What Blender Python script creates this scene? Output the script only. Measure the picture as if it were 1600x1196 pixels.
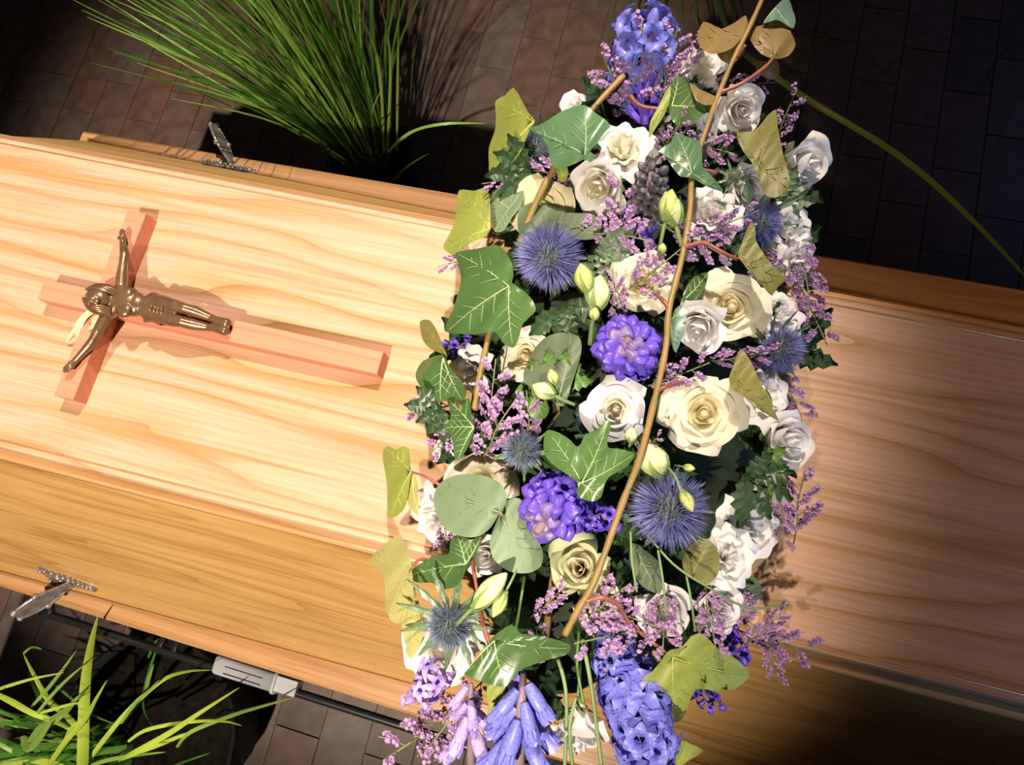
import bpy, math, random
import numpy as np
from mathutils import Vector, Matrix

for o in list(bpy.data.objects): bpy.data.objects.remove(o)
SC = bpy.context.scene
COL = SC.collection
rng = random.Random(11)
PI = math.pi

# ------------------------------------------------------------------ camera
LID = 0.90                       # height of the flat coffin top above the floor
CAM = Vector((0.67225, -0.14806, LID + 0.71607))
RIGHT = Vector((0.95951864, 0.24716342, -0.13503418))
DOWN = Vector((0.20750331, -0.94456416, -0.25444237))
FWD = Vector((-0.19043729, 0.21612216, -0.95761415))
FPX = 1181.67
cd = bpy.data.cameras.new('camera')
cd.sensor_fit = 'HORIZONTAL'; cd.sensor_width = 36.0; cd.lens = FPX * 36.0 / 1600.0
cd.clip_start = 0.02; cd.clip_end = 60
cam = bpy.data.objects.new('camera', cd); COL.objects.link(cam)
M3 = Matrix((RIGHT, -DOWN, -FWD)).transposed()
cam.matrix_world = Matrix.Translation(CAM) @ M3.to_4x4()
SC.camera = cam

# ------------------------------------------------------------------ world, lights, exposure
w = bpy.data.worlds.new('world'); SC.world = w; w.use_nodes = True
w.node_tree.nodes['Background'].inputs[0].default_value = (0.55, 0.50, 0.52, 1)
w.node_tree.nodes['Background'].inputs[1].default_value = 0.045
SC.view_settings.view_transform = 'Standard'; SC.view_settings.look = 'None'
SC.view_settings.exposure = 0.0; SC.view_settings.gamma = 1.0
SC.view_settings.use_curve_mapping = False

def spot(name, loc, aim, power, col, angle, blend, size):
    l = bpy.data.lights.new(name, 'SPOT'); l.energy = power; l.color = col
    l.spot_size = math.radians(angle); l.spot_blend = blend; l.shadow_soft_size = size
    o = bpy.data.objects.new(name, l); COL.objects.link(o); o.location = loc
    o.rotation_euler = (Vector(aim) - Vector(loc)).to_track_quat('-Z', 'Y').to_euler()
    return o
# two ceiling spotlights, one on each side of the coffin, and a blue stage spot on the right
spot('far_ceiling_spot', (0.58, 1.58, 3.40), (0.15, 0.04, 0.9), 590, (1.0, 0.87, 0.76), 31, 0.6, 0.03)
spot('near_ceiling_spot', (0.52, -1.68, 3.40), (0.10, -0.19, 0.85), 730, (1.0, 0.85, 0.68), 31.5, 0.65, 0.03)
spot('wide_fill_spot', (0.70, 1.30, 3.40), (0.95, -0.02, 0.9), 62, (1.0, 0.56, 0.28), 32, 0.6, 0.04)  # added dim warm fill for the right part of the lid
spot('blue_stage_spot', (2.2, -0.35, 1.14), (0.80, 0.08, 1.06), 42, (0.34, 0.60, 1.0), 30, 0.6, 0.05)
spot('blue_floor_spot', (2.6, 1.9, 2.6), (1.5, 1.5, 0.0), 14, (0.2, 0.32, 1.0), 36, 0.8, 0.06)

# ------------------------------------------------------------------ geometry helpers
def ray(px, py):
    return (RIGHT * ((px - 800) / FPX) + DOWN * ((py - 598) / FPX) + FWD)
def at(px, py, z):
    d = ray(px, py); return CAM + d * ((z - CAM.z) / d.z)
def mpp(P):                       # metres per pixel at P
    return (P - CAM).dot(FWD) / FPX
BC = (0.635, 0.02); BA, BB, BH = 0.21, 0.42, 0.115
def dome(x, y):
    q = ((x - BC[0]) / BA) ** 2 + ((y - BC[1]) / BB) ** 2
    r = math.sqrt(q)
    if q < 0.9: return LID + 0.025 + BH * math.sqrt(1 - q)
    return LID + 0.025 + BH * 0.316 - 0.16 * (r - 0.9487)
def on(px, py, dz=0.0):
    z = LID + 0.08
    for i in range(14):
        P = at(px, py, z); z = 0.5 * z + 0.5 * (dome(P.x, P.y) + dz)
    return at(px, py, z)

class MB:
    def __init__(s): s.v = []; s.f = []
    def add(s, vs, fs):
        n = len(s.v); s.v += [tuple(v) for v in vs]; s.f += [tuple(i + n for i in f) for f in fs]
    def grid(s, pts, closed=False):
        h = len(pts); wd = len(pts[0]); vs = [p for r in pts for p in r]; fs = []
        for i in range(h - 1):
            for j in range(wd if closed else wd - 1):
                k = (j + 1) % wd
                fs.append((i * wd + j, i * wd + k, (i + 1) * wd + k, (i + 1) * wd + j))
        s.add(vs, fs)
    def box(s, c, d, M=None):
        vs = [Vector((c[0] + sx * d[0] / 2, c[1] + sy * d[1] / 2, c[2] + sz * d[2] / 2)) for sz in (-1, 1) for sy in (-1, 1) for sx in (-1, 1)]
        if M: vs = [M @ v for v in vs]
        s.add(vs, [(0, 2, 3, 1), (4, 5, 7, 6), (0, 1, 5, 4), (2, 6, 7, 3), (0, 4, 6, 2), (1, 3, 7, 5)])
    def hexa(s, lo, hi):          # two quads
        s.add(list(lo) + list(hi), [(3, 2, 1, 0), (4, 5, 6, 7), (0, 1, 5, 4), (1, 2, 6, 5), (2, 3, 7, 6), (3, 0, 4, 7)])
    def tube(s, pts, rad, n=8, cap=True):
        pts = [Vector(p) for p in pts]
        if not hasattr(rad, '__len__'): rad = [rad] * len(pts)
        rings = []; up = None
        for i, p in enumerate(pts):
            t = (pts[min(i + 1, len(pts) - 1)] - pts[max(i - 1, 0)])
            if t.length < 1e-9: t = Vector((0, 0, 1))
            t.normalize()
            if up is None: up = t.orthogonal().normalized()
            up = (up - t * up.dot(t))
            if up.length < 1e-6: up = t.orthogonal()
            up.normalize(); b = t.cross(up)
            rings.append([p + (up * math.cos(a) + b * math.sin(a)) * rad[i] for a in [2 * PI * k / n for k in range(n)]])
        m0 = len(s.v); s.grid(rings, True)
        if cap:
            s.f.append(tuple(m0 + k for k in reversed(range(n)))); L = len(pts) - 1
            s.f.append(tuple(m0 + L * n + k for k in range(n)))
    def ball(s, c, r, nu=10, nv=7, M=None):
        c = Vector(c)
        if not hasattr(r, '__len__'): r = (r, r, r)
        rows = []
        for i in range(nv + 1):
            a = PI * i / nv
            row = []
            for j in range(nu):
                b = 2 * PI * j / nu
                q = Vector((r[0] * math.sin(a) * math.cos(b), r[1] * math.sin(a) * math.sin(b), -r[2] * math.cos(a)))
                row.append(c + (M @ q if M else q))
            rows.append(row)
        s.grid(rows, True)
    def mesh(s, name, smooth=True):
        me = bpy.data.meshes.new(name); me.from_pydata(s.v, [], s.f); me.update()
        if smooth: me.polygons.foreach_set('use_smooth', [True] * len(me.polygons))
        return me
    def build(s, name, mat, parent=None, M=None, smooth=True):
        return put(name, s.mesh(name, smooth), mat, parent, M)

def put(name, me, mat, parent=None, M=None):
    o = bpy.data.objects.new(name, me); COL.objects.link(o)
    if me is not None and mat is not None:
        if len(me.materials) == 0: me.materials.append(mat)
        o.material_slots[0].link = 'OBJECT'; o.material_slots[0].material = mat
    M = M if M is not None else Matrix.Identity(4)
    if parent is not None:
        o.parent = parent; o.matrix_basis = M
    else: o.matrix_basis = M
    return o
def thing(name, label, cat, M=None, group=None):
    o = bpy.data.objects.new(name, None); COL.objects.link(o); o.empty_display_size = 0.02
    if M is not None: o.matrix_basis = M
    o['label'] = label; o['category'] = cat
    if group: o['group'] = group
    return o
def tag(o, label, cat, group=None):
    o['label'] = label; o['category'] = cat
    if group: o['group'] = group
    return o
def smoothpath(pts, n=8):
    pts = [Vector(p) for p in pts]; out = []
    for i in range(len(pts) - 1):
        p0 = pts[max(i - 1, 0)]; p1 = pts[i]; p2 = pts[i + 1]; p3 = pts[min(i + 2, len(pts) - 1)]
        for k in range(n):
            t = k / n
            out.append(0.5 * ((2 * p1) + (p2 - p0) * t + (2 * p0 - 5 * p1 + 4 * p2 - p3) * t * t + (3 * p1 - p0 - 3 * p2 + p3) * t ** 3))
    out.append(pts[-1]); return out
def frame(P, Z, Y=None, scale=1.0):
    Z = Z.normalized()
    Y = Y if Y is not None else Z.orthogonal()
    X = Y.cross(Z)
    if X.length < 1e-6: X = Z.orthogonal()
    X.normalize(); Y = Z.cross(X)
    return Matrix.Translation(P) @ Matrix((X, Y, Z)).transposed().to_4x4() @ Matrix.Scale(scale, 4)

# ------------------------------------------------------------------ materials
def mat(name, col, rough=0.5, metal=0.0, spec=0.5, trans=0.0, vary=0.0, vscale=30.0, col2=None, bump=0.0, sheen=0.0):
    m = bpy.data.materials.new(name); m.use_nodes = True; nt = m.node_tree; N = nt.nodes; L = nt.links
    b = N['Principled BSDF']; b.inputs['Roughness'].default_value = rough; b.inputs['Metallic'].default_value = metal
    b.inputs['Specular IOR Level'].default_value = spec
    c = (*col, 1); b.inputs['Base Color'].default_value = c
    src = None
    if vary > 0 or col2:
        tc = N.new('ShaderNodeTexCoord'); no = N.new('ShaderNodeTexNoise'); no.inputs['Scale'].default_value = vscale
        no.inputs['Detail'].default_value = 4
        L.new(tc.outputs['Object'], no.inputs['Vector'])
        mx = N.new('ShaderNodeMix'); mx.data_type = 'RGBA'
        a = col if col2 else tuple(x * (1 - vary) for x in col); bb = col2 if col2 else tuple(min(1, x * (1 + vary)) for x in col)
        mx.inputs[6].default_value = (*a, 1); mx.inputs[7].default_value = (*bb, 1)
        rp = N.new('ShaderNodeMapRange'); rp.inputs[1].default_value = 0.3; rp.inputs[2].default_value = 0.7
        L.new(no.outputs['Fac'], rp.inputs[0]); L.new(rp.outputs[0], mx.inputs[0]); L.new(mx.outputs[2], b.inputs['Base Color']); src = mx.outputs[2]
        if bump > 0:
            bp = N.new('ShaderNodeBump'); bp.inputs['Strength'].default_value = bump; bp.inputs['Distance'].default_value = 0.002
            L.new(no.outputs['Fac'], bp.inputs['Height']); L.new(bp.outputs[0], b.inputs['Normal'])
    if trans > 0:
        t = N.new('ShaderNodeBsdfTranslucent'); t.inputs[0].default_value = c
        if src: L.new(src, t.inputs[0])
        ms = N.new('ShaderNodeMixShader'); ms.inputs[0].default_value = trans
        out = N['Material Output']; L.new(b.outputs[0], ms.inputs[1]); L.new(t.outputs[0], ms.inputs[2]); L.new(ms.outputs[0], out.inputs[0])
    return m

def wood(name, light, mid, dark, rough=0.35, freq=26.0, warp=1.6, coat=0.0, stretch=1.0, fine=1.0):
    m = bpy.data.materials.new(name); m.use_nodes = True; nt = m.node_tree; N = nt.nodes; L = nt.links
    b = N['Principled BSDF']; b.inputs['Roughness'].default_value = rough
    b.inputs['Coat Weight'].default_value = coat; b.inputs['Coat Roughness'].default_value = 0.25
    tc = N.new('ShaderNodeTexCoord')
    mp = N.new('ShaderNodeMapping'); mp.inputs['Scale'].default_value = (1.15 * stretch, 7.5, 7.5); L.new(tc.outputs['Object'], mp.inputs[0])
    n1 = N.new('ShaderNodeTexNoise'); n1.inputs['Scale'].default_value = 1.0; n1.inputs['Detail'].default_value = 3; n1.inputs['Roughness'].default_value = 0.45
    L.new(mp.outputs[0], n1.inputs['Vector'])
    sx = N.new('ShaderNodeSeparateXYZ'); L.new(tc.outputs['Object'], sx.inputs[0])
    ad = N.new('ShaderNodeMath'); ad.operation = 'SUBTRACT'; L.new(sx.outputs['Y'], ad.inputs[0]); L.new(sx.outputs['Z'], ad.inputs[1])
    mu = N.new('ShaderNodeMath'); mu.operation = 'MULTIPLY'; mu.inputs[1].default_value = freq; L.new(ad.outputs[0], mu.inputs[0])
    wa = N.new('ShaderNodeMath'); wa.operation = 'MULTIPLY_ADD'; wa.inputs[1].default_value = warp * 4; L.new(n1.outputs['Fac'], wa.inputs[0]); L.new(mu.outputs[0], wa.inputs[2])
    fr = N.new('ShaderNodeMath'); fr.operation = 'FRACT'; L.new(wa.outputs[0], fr.inputs[0])
    cr = N.new('ShaderNodeValToRGB'); e = cr.color_ramp.elements
    e[0].position = 0.0; e[0].color = (*mid, 1); e[1].position = 1.0; e[1].color = (*dark, 1)
    x = cr.color_ramp.elements.new(0.25); x.color = (*light, 1)
    x = cr.color_ramp.elements.new(0.72); x.color = (*[0.5 * (p + q) for p, q in zip(light, mid)], 1)
    x = cr.color_ramp.elements.new(0.93); x.color = (*[0.55 * p + 0.45 * q for p, q in zip(mid, dark)], 1)
    L.new(fr.outputs[0], cr.inputs[0])
    mp2 = N.new('ShaderNodeMapping'); mp2.inputs['Scale'].default_value = (7, 320, 320); L.new(tc.outputs['Object'], mp2.inputs[0])
    n2 = N.new('ShaderNodeTexNoise'); n2.inputs['Scale'].default_value = 1.0; n2.inputs['Detail'].default_value = 3; L.new(mp2.outputs[0], n2.inputs['Vector'])
    r2 = N.new('ShaderNodeMapRange'); r2.inputs[1].default_value = 0.35; r2.inputs[2].default_value = 0.7; r2.inputs[3].default_value = 1.0; r2.inputs[4].default_value = 1 - 0.22 * fine
    L.new(n2.outputs['Fac'], r2.inputs[0])
    mp3 = N.new('ShaderNodeMapping'); mp3.inputs['Scale'].default_value = (0.9, 5, 5); L.new(tc.outputs['Object'], mp3.inputs[0])
    n3 = N.new('ShaderNodeTexNoise'); n3.inputs['Scale'].default_value = 2.0; L.new(mp3.outputs[0], n3.inputs['Vector'])
    mxr = N.new('ShaderNodeMix'); mxr.data_type = 'RGBA'; mxr.inputs[7].default_value = (*light, 1)
    r3 = N.new('ShaderNodeMapRange'); r3.inputs[1].default_value = 0.35; r3.inputs[2].default_value = 0.65; r3.inputs[3].default_value = 0.0; r3.inputs[4].default_value = 0.6
    L.new(n3.outputs['Fac'], r3.inputs[0]); L.new(r3.outputs[0], mxr.inputs[0]); L.new(cr.outputs[0], mxr.inputs[6])
    mp4 = N.new('ShaderNodeMapping'); mp4.inputs['Scale'].default_value = (2.6, 46, 46); L.new(tc.outputs['Object'], mp4.inputs[0])
    n4 = N.new('ShaderNodeTexNoise'); n4.inputs['Scale'].default_value = 1.0; n4.inputs['Detail'].default_value = 5; n4.inputs['Distortion'].default_value = 0.6; L.new(mp4.outputs[0], n4.inputs['Vector'])
    r4 = N.new('ShaderNodeMapRange'); r4.inputs[1].default_value = 0.54; r4.inputs[2].default_value = 0.70; r4.inputs[3].default_value = 0.0; r4.inputs[4].default_value = 0.9 * fine
    L.new(n4.outputs['Fac'], r4.inputs[0])
    mx4 = N.new('ShaderNodeMix'); mx4.data_type = 'RGBA'; mx4.inputs[7].default_value = (*[0.5 * (p + q) for p, q in zip(mid, dark)], 1)
    L.new(r4.outputs[0], mx4.inputs[0]); L.new(mxr.outputs[2], mx4.inputs[6])
    vm = N.new('ShaderNodeVectorMath'); vm.operation = 'SCALE'; L.new(mx4.outputs[2], vm.inputs[0]); L.new(r2.outputs[0], vm.inputs['Scale'])
    L.new(vm.outputs[0], b.inputs['Base Color'])
    bp = N.new('ShaderNodeBump'); bp.inputs['Strength'].default_value = 0.12; bp.inputs['Distance'].default_value = 0.001
    L.new(n2.outputs['Fac'], bp.inputs['Height']); L.new(bp.outputs[0], b.inputs['Normal'])
    return m

M = {}
M['oak'] = wood('oak_lid_overlit', (0.555, 0.335, 0.222), (0.475, 0.265, 0.122), (0.31, 0.15, 0.045), 0.42, 30, 1.9, 0.04)  # same veneer as sides; washed-out look of strong light put into the colour
M['oak_side_less_lit'] = wood('oak_side_less_lit', (0.62, 0.37, 0.135), (0.54, 0.30, 0.09), (0.36, 0.17, 0.045), 0.42, 18, 1.8, 0.05)  # the lid's veneer, coloured in the golden tone of weaker light
M['oak_trim'] = wood('oak_trim', (0.54, 0.30, 0.14), (0.46, 0.24, 0.09), (0.35, 0.16, 0.05), 0.32, 40, 0.8, 0.2)
M['beech'] = wood('beech_cross', (0.60, 0.228, 0.135), (0.56, 0.20, 0.11), (0.47, 0.15, 0.075), 0.5, 60, 0.6, 0.0, 1.0, 0.5)
M['bronze'] = mat('bronze', (0.17, 0.098, 0.050), 0.27, 0.45, 0.5, vary=0.2, vscale=60)
M['silver'] = mat('antique_silver', (0.42, 0.38, 0.36), 0.25, 0.7, 0.8, vary=0.35, vscale=90)
M['plate_shadow'] = mat('painted_plate_shadow', (0.04, 0.035, 0.03), 0.5, 0.3)  # colour of the shadow painted behind the handle plates
M['palm'] = mat('dried_palm', (0.78, 0.66, 0.36), 0.6, trans=0.15, vary=0.12)
M['grout'] = mat('floor_grout', (0.125, 0.088, 0.072), 0.8, vary=0.2, vscale=40)
M['black'] = mat('black_metal', (0.012, 0.012, 0.013), 0.25, 0.6)
M['frame'] = mat('dark_steel', (0.10, 0.10, 0.11), 0.25, 0.9)
M['grey'] = mat('grey_plastic', (0.36, 0.37, 0.40), 0.45, vary=0.06)
M['cream'] = mat('rose_cream', (0.83, 0.78, 0.61), 0.55, trans=0.38, vary=0.05, vscale=3)
M['creamin'] = mat('rose_heart', (0.80, 0.73, 0.47), 0.55, trans=0.42, vary=0.06, vscale=3)
M['white'] = mat('petal_white', (0.84, 0.82, 0.80), 0.55, trans=0.34, vary=0.04, vscale=3)
M['whitein'] = mat('petal_white_heart', (0.80, 0.77, 0.63), 0.55, trans=0.42, vary=0.05, vscale=3)
M['green_cream'] = mat('petal_greenish', (0.68, 0.70, 0.42), 0.55, trans=0.38, vary=0.12, vscale=3)
M['hy1'] = mat('hyacinth_violet', (0.15, 0.085, 0.60), 0.4, trans=0.2, vary=0.3, vscale=14)
M['hy2'] = mat('hyacinth_blue', (0.20, 0.21, 0.70), 0.4, trans=0.2, vary=0.3, vscale=14)
M['hy3'] = mat('hyacinth_lilac', (0.44, 0.33, 0.72), 0.4, trans=0.2, vary=0.35, vscale=14)
M['hybud'] = mat('hyacinth_dull_bud', (0.10, 0.075, 0.15), 0.45, col2=(0.085, 0.10, 0.055), vscale=8)
M['hybv'] = mat('hyacinth_greyed_bud', (0.20, 0.14, 0.34), 0.45, vary=0.3, vscale=8)
M['hystem'] = mat('hyacinth_stem', (0.22, 0.15, 0.17), 0.5, vary=0.3)
M['thistle'] = mat('thistle_spine', (0.17, 0.18, 0.42), 0.45, trans=0.1, vary=0.45, vscale=25)
M['thistle_dk'] = mat('thistle_slate', (0.15, 0.19, 0.28), 0.45, trans=0.1, vary=0.4, vscale=25)
M['thistle_gr'] = mat('thistle_green', (0.20, 0.26, 0.10), 0.5, trans=0.1, vary=0.35, vscale=25)
M['thistle_core'] = mat('thistle_core', (0.05, 0.07, 0.08), 0.7, col2=(0.10, 0.14, 0.07), vscale=20)
M['bract'] = mat('thistle_bract', (0.13, 0.20, 0.11), 0.4, trans=0.15, vary=0.3)
M['ivy'] = mat('ivy_dark', (0.058, 0.122, 0.034), 0.26, spec=0.6, trans=0.12, vary=0.3, vscale=7, bump=0.15)
M['ivy_mid'] = mat('ivy_mid', (0.075, 0.16, 0.075), 0.28, spec=0.6, trans=0.12, vary=0.25, vscale=7, bump=0.15)
M['ivy_pale'] = mat('ivy_pale', (0.30, 0.36, 0.07), 0.5, trans=0.3, vary=0.18, vscale=6)
M['ivy_yellow'] = mat('ivy_yellowing', (0.42, 0.40, 0.15), 0.5, trans=0.3, vary=0.2, vscale=6)
M['ivy_olive'] = mat('ivy_olive', (0.19, 0.185, 0.045), 0.5, trans=0.25, vary=0.2, vscale=6)
M['ivy_brown'] = mat('ivy_brown', (0.24, 0.16, 0.055), 0.5, trans=0.25, vary=0.2, vscale=6)
M['ivy_teal'] = mat('ivy_teal', (0.13, 0.22, 0.17), 0.4, trans=0.15, vary=0.2, vscale=6)
M['vein'] = mat('leaf_vein', (0.34, 0.42, 0.20), 0.45, trans=0.1)
M['vein_p'] = mat('leaf_vein_pale', (0.42, 0.45, 0.13), 0.5, trans=0.2)
M['vein_o'] = mat('leaf_vein_olive', (0.26, 0.23, 0.08), 0.5, trans=0.2)
M['euc'] = mat('eucalyptus', (0.16, 0.23, 0.13), 0.55, trans=0.15, vary=0.12, vscale=9)
M['euc_dk'] = mat('eucalyptus_dark', (0.085, 0.12, 0.06), 0.5, trans=0.12, vary=0.15, vscale=9)
M['euc_vein'] = mat('eucalyptus_vein', (0.22, 0.29, 0.17), 0.55)
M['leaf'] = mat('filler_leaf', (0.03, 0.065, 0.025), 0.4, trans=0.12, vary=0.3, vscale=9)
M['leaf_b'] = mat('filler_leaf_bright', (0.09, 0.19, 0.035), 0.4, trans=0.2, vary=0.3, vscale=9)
M['stem'] = mat('green_stem', (0.15, 0.23, 0.08), 0.5, vary=0.2)
M['twig'] = mat('ivy_twig', (0.30, 0.175, 0.06), 0.5, col2=(0.19, 0.14, 0.035), vscale=35, bump=0.2)
M['red'] = mat('red_petiole', (0.24, 0.075, 0.045), 0.4, vary=0.2)
M['statice'] = mat('statice_flower', (0.36, 0.19, 0.42), 0.6, trans=0.2, col2=(0.52, 0.34, 0.55), vscale=160)
M['statice_stem'] = mat('statice_stem', (0.17, 0.19, 0.08), 0.5)
M['bud'] = mat('bud_green_white', (0.70, 0.74, 0.46), 0.45, trans=0.25, col2=(0.50, 0.58, 0.20), vscale=2.0)
M['bud_y'] = mat('bud_yellow_green', (0.52, 0.58, 0.20), 0.45, trans=0.25, vary=0.15, vscale=4)
M['calyx'] = mat('calyx_green', (0.20, 0.30, 0.08), 0.45, trans=0.1, vary=0.2)
M['pad_shade'] = mat('shade_dark_foam', (0.012, 0.022, 0.010), 0.9, vary=0.5, vscale=60, bump=0.6)  # near-black green, shade under the bouquet put into the colour
M['grass'] = mat('grass_blade', (0.055, 0.16, 0.022), 0.38, trans=0.2, vary=0.3, vscale=5)
M['grass_l'] = mat('grass_blade_light', (0.20, 0.33, 0.06), 0.38, trans=0.2, vary=0.25, vscale=5)
M['grass_y'] = mat('grass_blade_yellow', (0.36, 0.48, 0.06), 0.38, trans=0.2, vary=0.2, vscale=5)
M['pot'] = mat('black_pot', (0.006, 0.006, 0.006), 0.7, spec=0.15)
M['soil'] = mat('dark_soil', (0.010, 0.008, 0.006), 0.95, spec=0.05, vary=0.5, vscale=60, bump=0.5)
tiles = [mat('paver_brown', (0.165, 0.105, 0.080), 0.42, vary=0.25, vscale=25, bump=0.2),
         mat('paver_red', (0.180, 0.100, 0.075), 0.42, vary=0.25, vscale=25, bump=0.2),
         mat('paver_dark', (0.120, 0.086, 0.074), 0.40, vary=0.25, vscale=25, bump=0.2),
         mat('paver_grey', (0.160, 0.118, 0.096), 0.42, vary=0.25, vscale=25, bump=0.2)]

# ------------------------------------------------------------------ floor of brick pavers
fl = MB(); fl.box((0.3, 0.2, -0.024), (9, 9, 0.04)); fl = fl.build('floor', M['grout'], smooth=False); fl['kind'] = 'structure'
def visible(x, y):
    d = Vector((x, y, 0)) - CAM; z = d.dot(FWD)
    if z <= 0: return False
    u = 800 + FPX * d.dot(RIGHT) / z; v = 598 + FPX * d.dot(DOWN) / z
    return -40 < u < 1640 and -40 < v < 1236
TW, TL, TH = 0.10, 0.20, 0.012
tb = MB(); tb.box((0, 0, 0), (TW - 0.003, TL - 0.003, TH)); tme = tb.mesh('paver', False)
rest = MB(); ntile = 0
cand = []
for i in range(-42, 46):
    for j in range(-21, 23):
        x = i * TW; y = j * TL + (TL / 2 if i % 2 else 0)
        under = -0.5 < x < 1.5 and -0.30 < y < 0.28
        if visible(x, y) and not under: cand.append((x, y))
        else: rest.box((x, y, -0.006), (TW - 0.003, TL - 0.003, TH))
cand.sort(key=lambda c: (Vector((c[0], c[1], 0)) - CAM).length)
for k, (x, y) in enumerate(cand):
    if k < 300:
        put('paver', tme, tiles[rng.choice((0, 0, 1, 2, 3, 3))], fl, Matrix.Translation((x, y, -0.006 + rng.uniform(-0.0012, 0.0012))) @ Matrix.Rotation(rng.uniform(-0.01, 0.01), 4, 'Z'))
    else: rest.box((x, y, -0.006), (TW - 0.003, TL - 0.003, TH))
ro = rest.build('pavers_beyond', tiles[0], fl, smooth=False); ro['kind'] = 'stuff'

# ------------------------------------------------------------------ coffin
cof = thing('coffin', 'oak coffin with flat top, sloping sides and silver handles', 'coffin', Matrix.Translation((0, 0, 0.49)))
CB = Matrix.Translation((0, 0, 0.49)).inverted()
X0, X1 = -0.415, 1.52                   # ends of the body at its foot
def wtop(x): return 0.1735 - 0.0143 * x
def wbot(x): return 0.3615 - 0.024 * x
ZT, ZS, ZB = LID, LID - 0.016, LID - 0.38
XT0, XT1 = -0.225, 1.36                 # ends of the flat top
O = Vector((0, 0, 0.49))
def V(x, y, z): return Vector((x, y, z)) - O
# flat lid board: board with a rounded lip
lb = MB()
rows = []
for (e, z) in ((-0.030, ZT - 0.014), (0.0, ZT - 0.014), (0.003, ZT - 0.010), (0.0025, ZT - 0.004), (0.0, ZT - 0.0008), (-0.003, ZT), ):
    rows.append([V(XT0 - e, -wtop(XT0) - e, z), V(XT1 + e, -wtop(XT1) - e, z), V(XT1 + e, wtop(XT1) + e, z), V(XT0 - e, wtop(XT0) + e, z)])
lb.grid(rows, True); n = len(lb.v); lb.f.append((n - 4, n - 3, n - 2, n - 1)); lb.f.append((3, 2, 1, 0))
lid = lb.build('lid_board', M['oak'], cof, smooth=False)
# routed bead just inside the edge
gv = MB()
for sgn in (-1, 1):
    a = [V(XT0 + 0.006, sgn * (wtop(XT0) - 0.0065), ZT + 0.0002), V(XT1 - 0.006, sgn * (wtop(XT1) - 0.0065), ZT + 0.0002)]
    gv.tube(a, 0.0009, 6)
gv.build('edge_bead', M['oak_trim'], lid)
# moulding under the lid board
mo = MB(); rows = []
for (e, z) in ((0.0, ZT - 0.014), (0.008, ZT - 0.014), (0.0125, ZT - 0.016), (0.0145, ZT - 0.020), (0.0125, ZT - 0.026), (0.008, ZT - 0.03), (0.0, ZT - 0.03)):
    rows.append([V(XT0 - e, -wtop(XT0) - e, z), V(XT1 + e, -wtop(XT1) - e, z), V(XT1 + e, wtop(XT1) + e, z), V(XT0 - e, wtop(XT0) + e, z)])
rows.append(rows[0]); mo.grid(rows, True); mo.build('lid_moulding', M['oak_trim'], cof)
# sloping side and end panels, 18 mm boards
ZP = ZT - 0.026
def panel(c, name='side_panel'):
    a, b, c2, d = c; nrm = (b - a).cross(d - a).normalized() * 0.018
    m = MB(); m.hexa([p - nrm for p in c], c); return m.build(name, M['oak_side_less_lit'], cof, smooth=False)
ct = 0.0095
T = [V(XT0 - ct, -wtop(XT0) - ct, ZP), V(XT1 + ct, -wtop(XT1) - ct, ZP), V(XT1 + ct, wtop(XT1) + ct, ZP), V(XT0 - ct, wtop(XT0) + ct, ZP)]
Bq = [V(X0, -wbot(X0), ZB), V(X1, -wbot(X1), ZB), V(X1, wbot(X1), ZB), V(X0, wbot(X0), ZB)]
panel([Bq[0], Bq[1], T[1], T[0]]); panel([Bq[2], Bq[3], T[3], T[2]])
panel([Bq[1], Bq[2], T[2], T[1]], 'end_panel'); panel([Bq[3], Bq[0], T[0], T[3]], 'end_panel')
# plinth board at the foot
YO = 0.3905
pl = MB(); rows = []
def rect(e, z): return [V(X0 - 0.022 - e, -YO - e, z), V(X1 + 0.022 + e, -YO - e, z), V(X1 + 0.022 + e, YO + e, z), V(X0 - 0.022 - e, YO + e, z)]
for (e, z) in ((-0.1, ZB), (-0.004, ZB), (0, ZB - 0.004), (0, ZB - 0.026), (-0.003, ZB - 0.030), (-0.1, ZB - 0.030)): rows.append(rect(e, z))
rows.append(rows[0]); pl.grid(rows, True); pl.build('plinth', M['oak_trim'], cof, smooth=False)
# thin bead along the joint of side and plinth
bd = MB()
for s_ in (-1, 1):
    bd.tube([V(X0, s_ * (wbot(X0) + 0.0015), ZB + 0.002), V(X1, s_ * (wbot(X1) + 0.0015), ZB + 0.002)], 0.0028, 6)
bd.build('joint_bead', M['oak_trim'], cof)

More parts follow.
